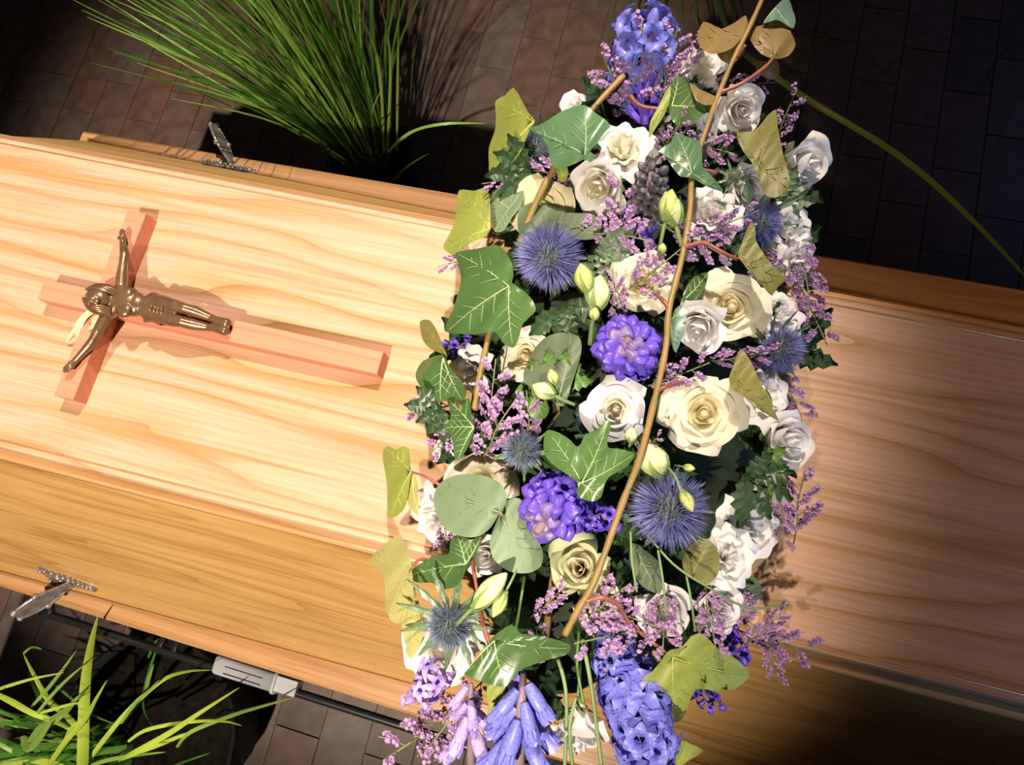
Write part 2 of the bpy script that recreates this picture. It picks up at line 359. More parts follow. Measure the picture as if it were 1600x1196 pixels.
# handles: shell plate with beads, leaf-shaped grip swung outwards
def handle(px, py, sgn, zh):
    # point on the sloping side under pixel
    best = None
    for k in range(400):
        z = ZB + 0.33 * k / 400; P = at(px, py, z)
        f = (z - ZB) / (ZP - ZB); y = (wbot(P.x) * (1 - f) + (wtop(P.x) + ct) * f) * sgn
        e = abs(P.y - y)
        if best is None or e < best[0]: best = (e, P.copy())
    P = best[1]
    f0 = Vector((0, sgn * (wbot(P.x) - wtop(P.x) - ct), ZB - ZP)).normalized()   # down the slope
    X = Vector((1, 0, 0)); N = X.cross(f0) * (-1 if X.cross(f0).y * sgn < 0 else 1)
    N.normalize()
    h = bpy.data.objects.new('handle', None); COL.objects.link(h); h.parent = cof
    h.matrix_basis = Matrix.Translation(P - O) @ Matrix((X, -f0, X.cross(-f0))).transposed().to_4x4()
    if (X.cross(-f0)).dot(N) < 0:
        h.matrix_basis = Matrix.Translation(P - O) @ Matrix((-X, -f0, (-X).cross(-f0))).transposed().to_4x4()
    fx = 1 if (X.cross(-f0)).dot(N) > 0 else -1          # local +x along world +x ?
    L = 0.088; WK = 1.75; prof = [(q, y * 1.75) for q, y in [(-0.5, 0.010), (-0.47, 0.0145), (-0.36, 0.0155), (-0.25, 0.0135), (-0.12, 0.0125), (0.05, 0.0105), (0.2, 0.0075), (0.35, 0.005), (0.48, 0.003), (0.52, 0.0008)]]
    b = MB(); rows = []
    for i in range(4):
        zz = (0.0, 0.003, 0.0045, 0.005)[i]; sc = (1.0, 1.0, 0.9, 0.55)[i]
        ring = [Vector((fx * q * L, y * sc, zz)) for q, y in prof] + [Vector((fx * q * L, -y * sc, zz)) for q, y in reversed(prof)]
        rows.append(ring)
    b.grid(rows, True); n0 = len(b.v) - len(rows[0]); b.f.append(tuple(range(n0, len(b.v))))
    b.build('plate', M['silver'], h)
    bk = MB(); bk.box((fx * -0.006, 0, -0.001), (0.074, 0.042, 0.003)); bk.build('plate_shadow_slab', M['plate_shadow'], h, smooth=False)  # thin dark slab standing in for the plate's shadow
    rib = MB()
    for q in (-0.42, -0.34, -0.26):
        rib.tube([(fx * L * -0.10, 0, 0.0055), (fx * L * q, 0.017 * (q + 0.34) * 9, 0.0055)], 0.0012, 6)
    rib.build('shell_ribs', M['silver'], h)
    for q, y in [(-0.47, 0.009), (-0.33, 0.0135), (-0.21, 0.0125), (-0.10, 0.0115), (0.0, 0.0105), (0.09, 0.009), (0.17, 0.0078), (0.25, 0.0062), (0.32, 0.005), (0.39, 0.004), (0.46, 0.0028)]:
        for e in (1, -1):
            if e == -1 and q > -0.3: continue
            m = MB(); m.ball((fx * q * L, e * y * WK, 0.0055), 0.0036 - 0.0016 * max(q, 0)); m.build('bead', M['silver'], h)
    # grip
    d = (Vector((fx * -0.62, -0.10, 0.78))).normalized(); side = Vector((0, 1, 0)); side = (side - d * side.dot(d)).normalized(); up = d.cross(side)
    o0 = Vector((fx * 0.002, -0.002, 0.004)); Lg = 0.080
    g = MB(); prof = [(0, 0.006), (0.12, 0.007), (0.3, 0.012), (0.5, 0.0165), (0.7, 0.0165), (0.88, 0.0135), (1.0, 0.009)]
    rows = []
    for q, wd in prof:
        c = o0 + d * (q * Lg)
        ring = []
        for k in range(14):
            a = 2 * PI * k / 14
            dent = 1 - 0.55 * (abs(math.cos(a)) < 0.75) * (0.2 < q < 0.9)
            ring.append(c + side * (math.cos(a) * wd) + up * (math.sin(a) * 0.0042 * dent))
        rows.append(ring)
    g.grid(rows, True); g.f.append(tuple(range(13, -1, -1))); n0 = len(g.v) - 14; g.f.append(tuple(range(n0, n0 + 14)))
    gr = g.build('grip', M['silver'], h)
    rim = MB()
    for e in (1, -1):
        rim.tube([o0 + d * (q * Lg) + side * (wd * 0.92 * e) + up * 0.0 for q, wd in prof], [0.0026] * len(prof), 8)
    rim.build('grip_rim', M['silver'], gr)
    for q, wd, e in ((1.0, 0.008, 1), (1.0, 0.008, -1), (0.55, 0.0165, 1), (0.55, 0.0165, -1)):
        m = MB(); m.ball(o0 + d * (q * Lg) + side * (wd * e), (0.0050, 0.0050, 0.0050)); m.build('knob', M['silver'], gr)
handle(112, 907, -1, 0); handle(362, 263, 1, 0)

# ------------------------------------------------------------------ crucifix
CW, CTH = 0.02344, 0.0207
cru = thing('crucifix', 'wooden crucifix with bronze figure lying on the coffin lid', 'crucifix', Matrix.Translation((0, 0, LID)))
def beam(x0, x1, y0, y1, z0, z1, name):
    e = 0.0006; m = MB(); rows = []
    for (i, z) in ((0, z0), (0, z1 - e), (e, z1)):
        rows.append([Vector((x0 + i, y0 + i, z)), Vector((x1 - i, y0 + i, z)), Vector((x1 - i, y1 - i, z)), Vector((x0 + i, y1 - i, z))])
    m.grid(rows, True); m.f.append((3, 2, 1, 0)); n = len(m.v); m.f.append((n - 4, n - 3, n - 2, n - 1))
    return m.build(name, M['beech'], cru, smooth=False)
XB = 0.0770
beam(0, 0.4, -CW / 2, CW / 2, 0.0001, CTH, 'upright_beam')
cb = beam(XB - CW / 2, XB + CW / 2, -0.1082, 0.1082, 0.0, CTH + 0.0002, 'cross_beam')
# bronze figure: capsules merged into one continuous surface
def capsule_chain(b, pts):
    for (p, r), (q, s) in zip(pts[:-1], pts[1:]):
        p = Vector(p); q = Vector(q); d = q - p; n = max(2, int(d.length / 0.0022))
        b.tube([p + d * (k / n) for k in range(n + 1)], [r + (s - r) * k / n for k in range(n + 1)], 12)
        b.ball(p, r * 1.0, 12, 8); b.ball(q, s * 1.0, 12, 8)
def cp(px, py, h): # point at height h above the cross face
    return at(px, py, LID + CTH + h) - Vector((0, 0, LID))
fb = MB()
sh_u = cp(190, 447, 0.011); sh_l = cp(167, 494, 0.011); chest = cp(192, 472, 0.012)
capsule_chain(fb, [(sh_u, 0.0060), (chest, 0.0095), (sh_l, 0.0060)])
for px, py, h, r in ((180, 470, 0.013, 0.0090), (200, 473, 0.0135, 0.0105), (212, 476, 0.012, 0.0098), (224, 478, 0.0105, 0.0088), (236, 480, 0.011, 0.0094), (250, 484, 0.011, 0.0100)):
    c = cp(px, py, h); fb.ball(c, (r * 1.1, r * (1.62 if px < 205 else 1.38 if px < 218 else 1.2 if px < 230 else 1.42), r * 0.85), 16, 10)
for px, py in ((197, 460), (195, 485)): fb.ball(cp(px, py, 0.0190), (0.0075, 0.0085, 0.0040), 12, 8)
# arms
capsule_chain(fb, [(sh_u, 0.0066), (cp(191, 430, 0.010), 0.0060), (cp(193, 410, 0.0095), 0.0046), (cp(195, 398, 0.009), 0.0052), (cp(192, 380, 0.008), 0.0035)])
capsule_chain(fb, [(sh_l, 0.0066), (cp(154, 517, 0.011), 0.0058), (cp(146, 531, 0.0105), 0.0047), (cp(140, 540, 0.0095), 0.0050), (cp(119, 563, 0.008), 0.0034)])
# hands with fingers
def hand(wx, wy, dx, dy, tx, ty):
    capsule_chain(fb, [(cp(wx, wy, 0.008), 0.0029), (cp(wx + dx * 0.45, wy + dy * 0.45, 0.0085), 0.0042)])
    nx, ny = -dy, dx; l = math.hypot(dx, dy)
    for k, q in enumerate((-1.5, -0.5, 0.5, 1.5)):
        fx, fy = wx + dx * 0.5 + nx * q * 0.11, wy + dy * 0.5 + ny * q * 0.11
        ln = (0.78, 0.92, 0.95, 0.8)[k]
        capsule_chain(fb, [(cp(fx, fy, 0.009), 0.0013), (cp(fx + dx * 0.3, fy + dy * 0.3, 0.0105), 0.0012), (cp(wx + dx * (0.2 + ln) + nx * q * 0.13, wy + dy * (0.2 + ln) + ny * q * 0.13, 0.0095), 0.0009)])
    capsule_chain(fb, [(cp(wx + dx * 0.25, wy + dy * 0.25, 0.0085), 0.0017), (cp(wx + tx, wy + ty, 0.0105), 0.0011)])
hand(192, 380, -1, -19, -8, -8); hand(119, 563, -17, 16, -4, -3)
# legs
capsule_chain(fb, [(cp(255, 475, 0.011), 0.0094), (cp(276, 479, 0.016), 0.0072), (cp(288, 482, 0.0165), 0.0057), (cp(305, 487, 0.012), 0.0062), (cp(330, 497, 0.0080), 0.0040), (cp(339, 501, 0.0085), 0.0044), (cp(354, 505, 0.0068), 0.0052)])
capsule_chain(fb, [(cp(252, 493, 0.011), 0.0094), (cp(270, 500, 0.015), 0.0072), (cp(284, 503, 0.0155), 0.0057), (cp(300, 507, 0.0115), 0.0061), (cp(325, 512, 0.0080), 0.0040), (cp(334, 512, 0.0085), 0.0044), (cp(351, 517, 0.0072), 0.0052)])
for i in range(5):
    c = cp(356 + (i % 2) * 1, 502 + i * 3.2, 0.008); fb.ball(c, 0.0013, 8, 6)
# neck and head, bowed to its right
capsule_chain(fb, [(cp(178, 470, 0.013), 0.0050), (cp(165, 470, 0.0165), 0.0048)])
hc = cp(155, 467, 0.019)
fb.ball(hc, (0.0145, 0.0125, 0.0120), 18, 12)
fb.ball(cp(145, 470, 0.0265), (0.0082, 0.0078, 0.0062), 14, 10)          # face
fb.ball(cp(141, 471, 0.0322), (0.0034, 0.0018, 0.0020), 8, 6)           # nose
fb.ball(cp(139, 467, 0.0315), (0.0012, 0.0024, 0.0012), 8, 6)
fb.ball(cp(139, 475, 0.0315), (0.0012, 0.0024, 0.0012), 8, 6)           # brows
fb.ball(cp(150, 472, 0.0305), (0.0034, 0.0040, 0.0022), 8, 6)           # mouth and beard
raw = fb.mesh('figure_raw')
tmp = bpy.data.objects.new('figure_tmp', raw); COL.objects.link(tmp)
md = tmp.modifiers.new('r', 'REMESH'); md.mode = 'VOXEL'; md.voxel_size = 0.00062; md.use_smooth_shade = True
ms = tmp.modifiers.new('s', 'SMOOTH'); ms.factor = 0.5; ms.iterations = 3
fme = bpy.data.meshes.new_from_object(tmp.evaluated_get(bpy.context.evaluated_depsgraph_get()))
bpy.data.objects.remove(tmp)
for p_ in fme.polygons: p_.use_smooth = True
fme.materials.clear()
fig = put('figure', fme, M['bronze'], cru); fig['label'] = 'bronze figure with outstretched arms'
# hair, loincloth
hr = MB()
for k in range(20):
    a = -1.65 + 3.3 * k / 19
    if abs(a) < 0.55: continue
    s0 = hc + Vector((-0.0115, 0.0080 * math.sin(a), 0.0090 * math.cos(a) + 0.001))
    s1 = hc + Vector((-0.003, 0.0138 * math.sin(a), 0.0125 * math.cos(a)))
    s2 = hc + Vector((0.0085, 0.0150 * math.sin(a), 0.0100 * math.cos(a) - 0.001))
    s3 = hc + Vector((0.0180, 0.0135 * math.sin(a * 0.95), 0.0050 * math.cos(a) - 0.004))
    hr.tube(smoothpath([s0, s1, s2, s3], 4), [0.0013 + 0.0010 * math.sin(PI * i / 12) for i in range(13)], 6)
hr.build('hair', M['bronze'], fig)
lc = MB(); rows = []
for i in range(10):
    t = i / 9; c = cp(232 + 30 * t, 480 + 7.5 * t, 0.010)
    rows.append([c + Vector((0.0016 * math.sin(5 * a + 3 * t), math.cos(a) * (0.0158 + 0.0012 * math.sin(4 * a + 9 * t) - 0.001 * t), math.sin(a) * (0.0108 + 0.0008 * math.sin(6 * a + 12 * t) - 0.0005 * t))) for a in [2 * PI * k / 26 for k in range(26)]])
lc.grid(rows, True)
for q in range(4):
    lc.tube(smoothpath([cp(238 + q * 5, 467 + q * 1.5, 0.0175), cp(236 + q * 5.5, 481 + q * 1.6, 0.0212), cp(232 + q * 6, 496 + q * 1.4, 0.0160)], 5), 0.0012, 6)
lc.ball(cp(234, 466, 0.015), (0.0035, 0.0026, 0.0026))
lc.tube(smoothpath([cp(236, 466, 0.014), cp(252, 470, 0.010), cp(270, 475, 0.006), cp(284, 479, 0.003)], 5), [0.0022] * 12 + [0.0018] * 4, 6)
lc.build('loincloth', M['bronze'], fig)
nl = MB()
for px, py, h in ((191, 375, 0.0135), (113, 567, 0.013), (333, 508, 0.0145)):
    nl.ball(cp(px, py, h), (0.0019, 0.0019, 0.0012))


# dried palm wisp tucked behind the figure
pw = thing('dried_palm_sprig', 'pale dried leaf wisp tucked behind the bronze figure', 'dried leaf', Matrix.Translation(at(140, 495, LID + CTH)))
def wisp(pts, wd):
    P = smoothpath([at(x, y, LID + h) - pw.location for x, y, h in pts], 5); m = MB(); rows = []
    for i, p in enumerate(P):
        t = i / (len(P) - 1); d = (P[min(i + 1, len(P) - 1)] - P[max(i - 1, 0)]).normalized(); sd = d.cross(Vector((0, 0.2, 1))).normalized()
        ww = wd * math.sin(PI * (0.12 + 0.83 * t)); rows.append([p + sd * ww, p + Vector((0, 0, ww * 0.5)), p - sd * ww])
    m.grid(rows); m.build('leaf_strip', M['palm'], pw)
wisp([(150, 482, .027), (132, 492, .026), (121, 510, .020), (112, 520, .014), (103, 535, .005)], 0.0035)
wisp([(150, 486, .027), (134, 496, .025), (124, 515, .018), (127, 535, .010), (133, 543, .004)], 0.0035)
wisp([(148, 484, .029), (128, 498, .024), (118, 513, .018), (118, 526, .010)], 0.0040)
wisp([(165, 488, .030), (150, 496, .028), (146, 508, .026), (138, 514, .024)], 0.0042)
wisp([(176, 500, .026), (170, 510, .024), (165, 520, .020), (162, 526, .018)], 0.0022)

# ------------------------------------------------------------------ trolley under the coffin
tr = thing('coffin_trolley', 'black metal trolley with grey sleeve under the coffin edge', 'trolley', Matrix.Translation((0.5, 0, 0)))
def T3(p): return Vector(p) - Vector((0.5, 0, 0))
ZR = 0.455
yA = at(95, 962, ZR).y; xA = at(72, 948, ZR).x
fr = MB(); fr.tube(smoothpath([T3((xA + 0.01, -0.30, ZR)), T3((xA, -0.36, ZR)), T3((xA + 0.012, yA, ZR)), T3((xA + 0.05, yA - 0.004, ZR)), T3((0.4, yA - 0.004, ZR)), T3((1.3, yA - 0.004, ZR))], 8), 0.0065, 10)
fr.build('side_rail', M['frame'], tr)
fr = MB(); fr.tube([T3((xA + 0.02, -0.365, ZR - 0.035)), T3((1.3, -0.365, ZR - 0.035))], 0.006, 8); fr.build('side_rail', M['frame'], tr)
fr = MB(); fr.tube([T3((xA, 0.36, ZR)), T3((1.3, 0.36, ZR))], 0.0065, 8); fr.build('side_rail', M['frame'], tr)
for x in (xA + 0.03, 0.45, 1.25):
    m = MB(); m.tube([T3((x, -0.37, ZR - 0.005)), T3((x, 0.36, ZR - 0.005))], 0.008, 8); m.build('cross_bar', M['black'], tr)
m = MB(); m.box(T3((0.5, 0, 0.4745)), (1.7, 0.60, 0.03)); m.build('deck', M['black'], tr, smooth=False)
for x in (xA + 0.06, 1.2):
    for y in (-0.30, 0.30):
        m = MB(); m.tube([T3((x, y, 0.46)), T3((x, y, 0.05))], 0.014, 10); lg = m.build('leg', M['black'], tr)
        m = MB(); m.tube([T3((x, y - 0.012, 0.032)), T3((x, y + 0.012, 0.032))], 0.032, 16); m.build('wheel', M['black'], lg)
for xq in (252, 276):
    P = at(xq, 1006, ZR); m = MB(); m.tube([T3((P.x, yA - 0.004, ZR)), T3((P.x, -0.33, ZR))], 0.006, 8); m.build('bracket', M['frame'], tr)
a = at(338, 1040, ZR); b = at(434, 1072, ZR); c = at(466, 1080, ZR); yb = (a.y + b.y) / 2
sl = MB(); rows = []
for (x, r) in ((a.x, 0.010), (a.x + 0.002, 0.0135), (a.x + 0.006, 0.0145), (b.x - 0.004, 0.0145), (b.x - 0.004, 0.017), (b.x, 0.017), (b.x, 0.011)):
    rows.append([T3((x, yb + 0.004 + math.copysign(abs(math.cos(t)) ** 0.5, math.cos(t)) * r, ZR + math.copysign(abs(math.sin(t)) ** 0.5, math.sin(t)) * r)) for t in [2 * PI * k / 20 for k in range(20)]])
sl.grid(rows, True); sl.f.append(tuple(range(19, -1, -1))); sv = sl.build('grip_sleeve', M['grey'], tr); sv['label'] = 'grey plastic sleeve'
m = MB(); m.box(T3(((b.x + c.x) / 2, yb + 0.004, ZR)), (c.x - b.x, 0.022, 0.022)); m.build('sleeve_end', M['grey'], sv, smooth=False)
for dy in (-0.004, 0.006):
    m = MB(); m.box(T3(((a.x + b.x) / 2, yb + dy, ZR + 0.0145)), ((b.x - a.x) * 0.6, 0.0012, 0.0012)); m.build('sleeve_ridge', M['frame'], sv, smooth=False)

# ------------------------------------------------------------------ dark walls of the room, far outside the picture
for nm, c, d in (('wall_far', (0.3, 4.75, 1.8), (9, 0.1, 3.6)), ('wall_left', (-4.25, 0.2, 1.8), (0.1, 9, 3.6)), ('wall_right', (4.85, 0.2, 1.8), (0.1, 9, 3.6)), ('wall_near', (0.3, -4.35, 1.8), (9, 0.1, 3.6))):
    m = MB(); m.box(c, d); o = m.build(nm, tiles[2], smooth=False); o['kind'] = 'structure'

# ------------------------------------------------------------------ flower arrangement: foam pad, coloured near black for the shade below
pad = MB(); rows = []
for i in range(9):
    t = i / 8
    row = []
    for k in range(40):
        a = 2 * PI * k / 40; rr = (1.0, 1.0, 0.97, 0.92, 0.84, 0.7, 0.5, 0.28, 0.02)[i] * (1 + 0.03 * math.sin(7 * a))
        x = BC[0] + 0.138 * rr * math.cos(a); y = BC[1] + 0.265 * rr * math.sin(a)
        z = LID + 0.002 + max(0.0, (dome(x, y) - LID - 0.045)) * min(1, i / 3)
        row.append(Vector((x, y, z)) - Vector((BC[0], BC[1], LID)))
    rows.append(row)
pad.grid(rows, True); n = len(pad.v); pad.f.append(tuple(range(n - 40, n)))
pd = pad.build('flower_pad', M['pad_shade'], None, Matrix.Translation((BC[0], BC[1], LID)))
tag(pd, 'foam pad under the flowers on the coffin lid, coloured dark for shade', 'flower pad')

# ------------------------------------------------------------------ roses
GA = 2.39996
def petal(k, seed, kind):
    r = random.Random(seed); nu, nv = 12, 10; rows = []
    ph = r.uniform(0, 6); am = r.uniform(0.6, 1.3)
    for j in range(nv + 1):
        v = j / nv; row = []
        fl_ = max(0.0, (v - 0.68) / 0.32)
        for i in range(nu + 1):
            u = 2 * i / nu - 1
            if kind == 'open':
                rb, rm, flare, zt, droop, ha, wav = 0.03 + 0.22 * k, 0.085 + 0.615 * k, 0.30 * k ** 1.2, 0.66 - 0.24 * k, 0.13 * k, 1.75 - 0.85 * k, 0.022
            elif kind == 'cup':
                rb, rm, flare, zt, droop, ha, wav = 0.05 + 0.2 * k, 0.09 + 0.54 * k, 0.26 * k ** 2, 1.20 - 0.26 * k, 0.16 * k ** 2, 1.75 - 0.6 * k, 0.025
            else:
                rb, rm, flare, zt, droop, ha, wav = 0.05 + 0.1 * k, 0.16 + 0.50 * k, 0.38 * k, 0.95 - 0.35 * k, 0.16 * k, 1.15 - 0.20 * k, 0.07
            rad = rb + (rm - rb) * math.sin(min(1, v * 1.15) * PI / 2) ** 1.3 + flare * fl_ ** 1.5
            rad += wav * am * v * v * math.sin(u * (4.5 if kind != 'ruffle' else 6) + ph)
            rad += 0.07 * k * v * v * (u * u) - 0.02 * (1 - k) * v
            wd = ha * (0.55 + 0.45 * math.sin(PI * (0.12 + 0.62 * v))) * (1 - 0.30 * k * v ** 5)
            z = zt * v ** 0.9 - droop * fl_ ** 2 - zt * (0.16 + 0.22 * k) * abs(u) ** 3.5 * v ** 3
            z += wav * 0.5 * am * v * v * math.cos(u * 5 + ph * 2)
            a = u * wd
            row.append(Vector((rad * math.cos(a), rad * math.sin(a), z)))
        rows.append(row)
    m = MB(); m.grid(rows); return m.mesh('petal')
PET = {}
for kind, n_ in (('open', 19), ('cup', 12), ('ruffle', 12)):
    for var in range(3):
        PET[kind, var] = [(petal((i + 0.3) / n_, 1000 * var + i * 7 + len(kind), kind), i, n_) for i in range(n_)]
ht = MB(); rows = []
for j in range(9):
    t = j / 8; rr = 0.125 * math.sin(PI * (0.25 + 0.72 * t)) ** 0.8
    rows.append([Vector((rr * (1 + 0.22 * abs(math.sin(1.0 * a + 2.5 * t))) * math.cos(a), rr * (1 + 0.22 * abs(math.sin(1.0 * a + 2.5 * t))) * math.sin(a), 0.70 * t)) for a in [2 * PI * k / 16 for k in range(16)]])
ht.grid(rows, True); ht.f.append(tuple(range(128, 144))); HEART = ht.mesh('heart')
sp = MB()
for q in range(5):
    a = 2 * PI * q / 5; rows = []
    for j in range(5):
        t = j / 4; rr = 0.08 + 0.5 * t; wd = 0.15 * math.sin(PI * (0.2 + 0.75 * t))
        rows.append([Vector((rr * math.cos(a) - e * wd * math.sin(a), rr * math.sin(a) + e * wd * math.cos(a), 0.06 + 0.25 * t * t)) for e in (-1, 0, 1)])
    sp.grid(rows)
sp.ball((0, 0, -0.02), (0.16, 0.16, 0.16)); SEP = sp.mesh('sepals')
stm = MB(); stm.tube([(0, 0, 0), (0.02, 0, -0.6), (0.0, 0.03, -1.2)], 0.055, 8); STEM = stm.mesh('stem')

def axis_from(P, tx, ty):
    Vv = (CAM - P).normalized()
    return (Vv + RIGHT * tx + DOWN * ty).normalized()
nrose = [0]
def rose(px, py, dpx, kind, tint, tx, ty, label, dz=0.0, var=None, name='rose', squash=1.0):
    P = on(px, py, dz); R = dpx * 0.5 * mpp(P); ax = axis_from(P, tx, ty)
    var = nrose[0] % 3 if var is None else var; nrose[0] += 1
    top = {'open': 0.55, 'cup': 0.75, 'ruffle': 0.6}[kind]
    r = random.Random(nrose[0] * 13)
    Mx = frame(P - ax * (R * top), ax, RIGHT * math.cos(r.uniform(0, 6)) + DOWN * math.sin(r.uniform(0, 6)), R)
    t = thing(name, label, 'flower', Mx, {'rose': 'white and cream roses in the arrangement', 'lisianthus': 'white frilled lisianthus in the arrangement'}[name])
    o_, i_ = {'cream': ('cream', 'creamin'), 'white': ('white', 'whitein'), 'yellow': ('creamin', 'green_cream'), 'pure': ('white', 'white'), 'green': ('green_cream', 'cream')}[tint]
    for me, i, n_ in PET[kind, var]:
        k = i / n_
        put('petal', me, M[i_ if k < 0.42 else o_], t, Matrix.Rotation(i * GA + r.uniform(-.15, .15), 4, 'Z') @ Matrix.Rotation(r.uniform(-.04, .04) * k, 4, 'X'))
    if kind == 'open': put('heart', HEART, M[i_], t)
    put('sepals', SEP, M['calyx'], t); put('stem', STEM, M['stem'], t, Matrix.Translation((0, 0, -0.1)))
    return t
ROSES = [
 (1001, 440, 100, 'open', 'cream', -.10, -.05, 'cream rose with yellow heart, above the compact violet hyacinth', .012, 'rose'),
 (1143, 480, 118, 'open', 'cream', .10, -.10, 'large cream rose right of the twig, below the olive ivy leaf', .015, 'rose'),
 (1100, 648, 128, 'open', 'cream', .05, .02, 'largest fully open cream rose right of the long twig', .018, 'rose'),
 (962, 642, 102, 'open', 'white', -.05, .12, 'white open rose left of the long twig, under the compact violet hyacinth', .012, 'rose'),
 (818, 556, 92, 'open', 'cream', -.45, -.25, 'cream rose half hidden below the largest dark ivy leaf', .004, 'rose'),
 (748, 752, 112, 'open', 'cream', -.25, -.35, 'pale yellow rose behind the round grey-green eucalyptus leaf', .000, 'rose'),
 (678, 800, 84, 'ruffle', 'pure', -.7, .05, 'white frilled bloom at the left edge beside the round eucalyptus leaf', .0, 'lisianthus'),
 (975, 232, 84, 'ruffle', 'white', .1, -.55, 'white bloom right of the glossy upper ivy leaf', .014, 'lisianthus'),
 (936, 292, 88, 'cup', 'white', -.35, .30, 'white cupped rose left of the dark budding hyacinth', .014, 'rose'),
 (1160, 172, 74, 'cup', 'pure', .25, .1, 'white half-closed rose near the top, under the brown ivy leaves', .012, 'rose'),
 (1260, 256, 82, 'cup', 'pure', .75, .1, 'white rose standing out at the upper right edge over black background', .010, 'rose'),
 (1114, 336, 78, 'ruffle', 'pure', .05, -.2, 'white crumpled bloom right of the pair of green buds', .012, 'lisianthus'),
 (1168, 296, 66, 'cup', 'pure', .35, .3, 'white rose behind the small green thistle', .004, 'rose'),
 (1236, 362, 76, 'ruffle', 'pure', .55, -.1, 'white frilled bloom beside the bracts of the upper right thistle', .004, 'lisianthus'),
 (1246, 412, 62, 'ruffle', 'pure', .75, .2, 'small white bloom above the dark lilac sprig at the right edge', -.004, 'lisianthus'),
 (1090, 514, 82, 'cup', 'pure', -.25, .45, 'white smooth petalled bloom in front of the large cream rose', .018, 'lisianthus'),
 (1222, 492, 74, 'ruffle', 'pure', .6, -.25, 'white bloom in bluish light above the right edge thistle', .0, 'lisianthus'),
 (1232, 690, 86, 'cup', 'pure', .65, .15, 'white rose with a leaf shadow at the right edge over the wood', .006, 'rose'),
 (1192, 622, 84, 'ruffle', 'pure', .55, -.1, 'white bloom in bluish light behind the hanging olive ivy leaf', .000, 'lisianthus'),
 (1138, 872, 80, 'ruffle', 'pure', .3, -.05, 'white frilled bloom right of the lower large thistle', .008, 'lisianthus'),
 (1124, 952, 72, 'cup', 'pure', .35, .2, 'white cupped bloom right of the pale pink sprig near the bottom', .004, 'rose'),
 (1042, 954, 84, 'cup', 'pure', .05, .45, 'white cupped rose behind the thin hanging statice stems', .006, 'rose'),
 (904, 888, 92, 'cup', 'green', -.1, -.05, 'greenish cream rose below the large open violet hyacinth', .0, 'rose'),
 (934, 950, 70, 'open', 'cream', .1, .55, 'flat cream rose under the lower end of the long twig', -.004, 'rose'),
 (758, 868, 62, 'cup', 'pure', -.25, .1, 'small white rose beneath the lower eucalyptus leaf', .002, 'rose'),
 (690, 1012, 122, 'open', 'white', -.2, .2, 'white rose underneath the slate thistle with green bracts', -.004, 'rose'),
 (902, 1150, 84, 'cup', 'pure', -.05, 1.7, 'white trumpet bloom hanging at the bottom edge', .0, 'lisianthus'),
 (842, 328, 104, 'open', 'yellow', -.35, -.1, 'pale yellow rose behind the upper left thistle', -.004, 'rose'),
 (896, 164, 44, 'ruffle', 'pure', -.4, -.4, 'tiny white petals above the glossy upper ivy leaf', -.006, 'lisianthus'),
 (1092, 112, 70, 'ruffle', 'white', .0, -.3, 'white bloom right of the topmost blue hyacinth', -.004, 'lisianthus'),
 (1082, 204, 72, 'ruffle', 'pure', .0, .1, 'flat white petals under the dark ivy leaf near the top', -.004, 'lisianthus'),
 (1170, 822, 88, 'ruffle', 'pure', .4, .1, 'white bloom in shade behind dark leaves at the lower right', -.012, 'lisianthus'),
 (734, 578, 66, 'ruffle', 'pure', -.6, .1, 'white petals left of the short left twig', -.012, 'lisianthus'),
 (694, 704, 36, 'ruffle', 'pure', -.6, .1, 'tiny white petal under the left statice sprig', -.012, 'lisianthus'),
]
for (px, py, d, k, ti, tx, ty, lb_, dz, nm) in ROSES: rose(px, py, d * {'open': 1.16, 'cup': 1.42, 'ruffle': 1.32}[k], k, ti, tx, ty, lb_, dz, None, nm)

# ------------------------------------------------------------------ hyacinths
def floret_mesh(openness, ln):
    m = MB(); rows = []
    for j in range(6):
        t = j / 5; r_ = 0.10 + 0.13 * math.sin(PI * (0.1 + 0.6 * t)); rows.append([Vector((r_ * math.cos(a), r_ * math.sin(a), t * 0.55 * ln)) for a in [2 * PI * k / 10 for k in range(10)]])
    m.grid(rows, True)
    for q in range(6):
        a = 2 * PI * q / 6; ca, sa = math.cos(a), math.sin(a); rows = []
        for j in range(7):
            t = j / 6; rr = 0.15 + openness * (0.62 * t ** 1.3); z = 0.48 * ln + (1 - openness * 0.6) * 0.5 * ln * t - openness * 0.55 * t ** 3
            wd = 0.16 * math.sin(PI * (0.28 + 0.66 * t)) + 0.015
            rows.append([Vector((rr * ca - e * wd * sa, rr * sa + e * wd * ca, z + 0.05 * (abs(e) - 0.5))) for e in (-1, -0.4, 0.4, 1)])
        m.grid(rows)
    return m.mesh('floret')
def hbud_mesh():
    m = MB(); rows = []
    for j in range(9):
        t = j / 8; r_ = 0.40 * max(0.0, math.sin(PI * (0.07 + 0.93 * t))) ** 0.6 + 0.002
        rows.append([Vector((r_ * (1 + 0.22 * math.cos(3 * a)) * math.cos(a), r_ * (1 + 0.22 * math.cos(3 * a)) * math.sin(a), t * 1.05)) for a in [2 * PI * k / 12 for k in range(12)]])
    m.grid(rows, True); return m.mesh('bud')
FLO = [floret_mesh(0.95, 1.0), floret_mesh(0.55, 1.1), floret_mesh(0.22, 1.5)]
HBUD = hbud_mesh()
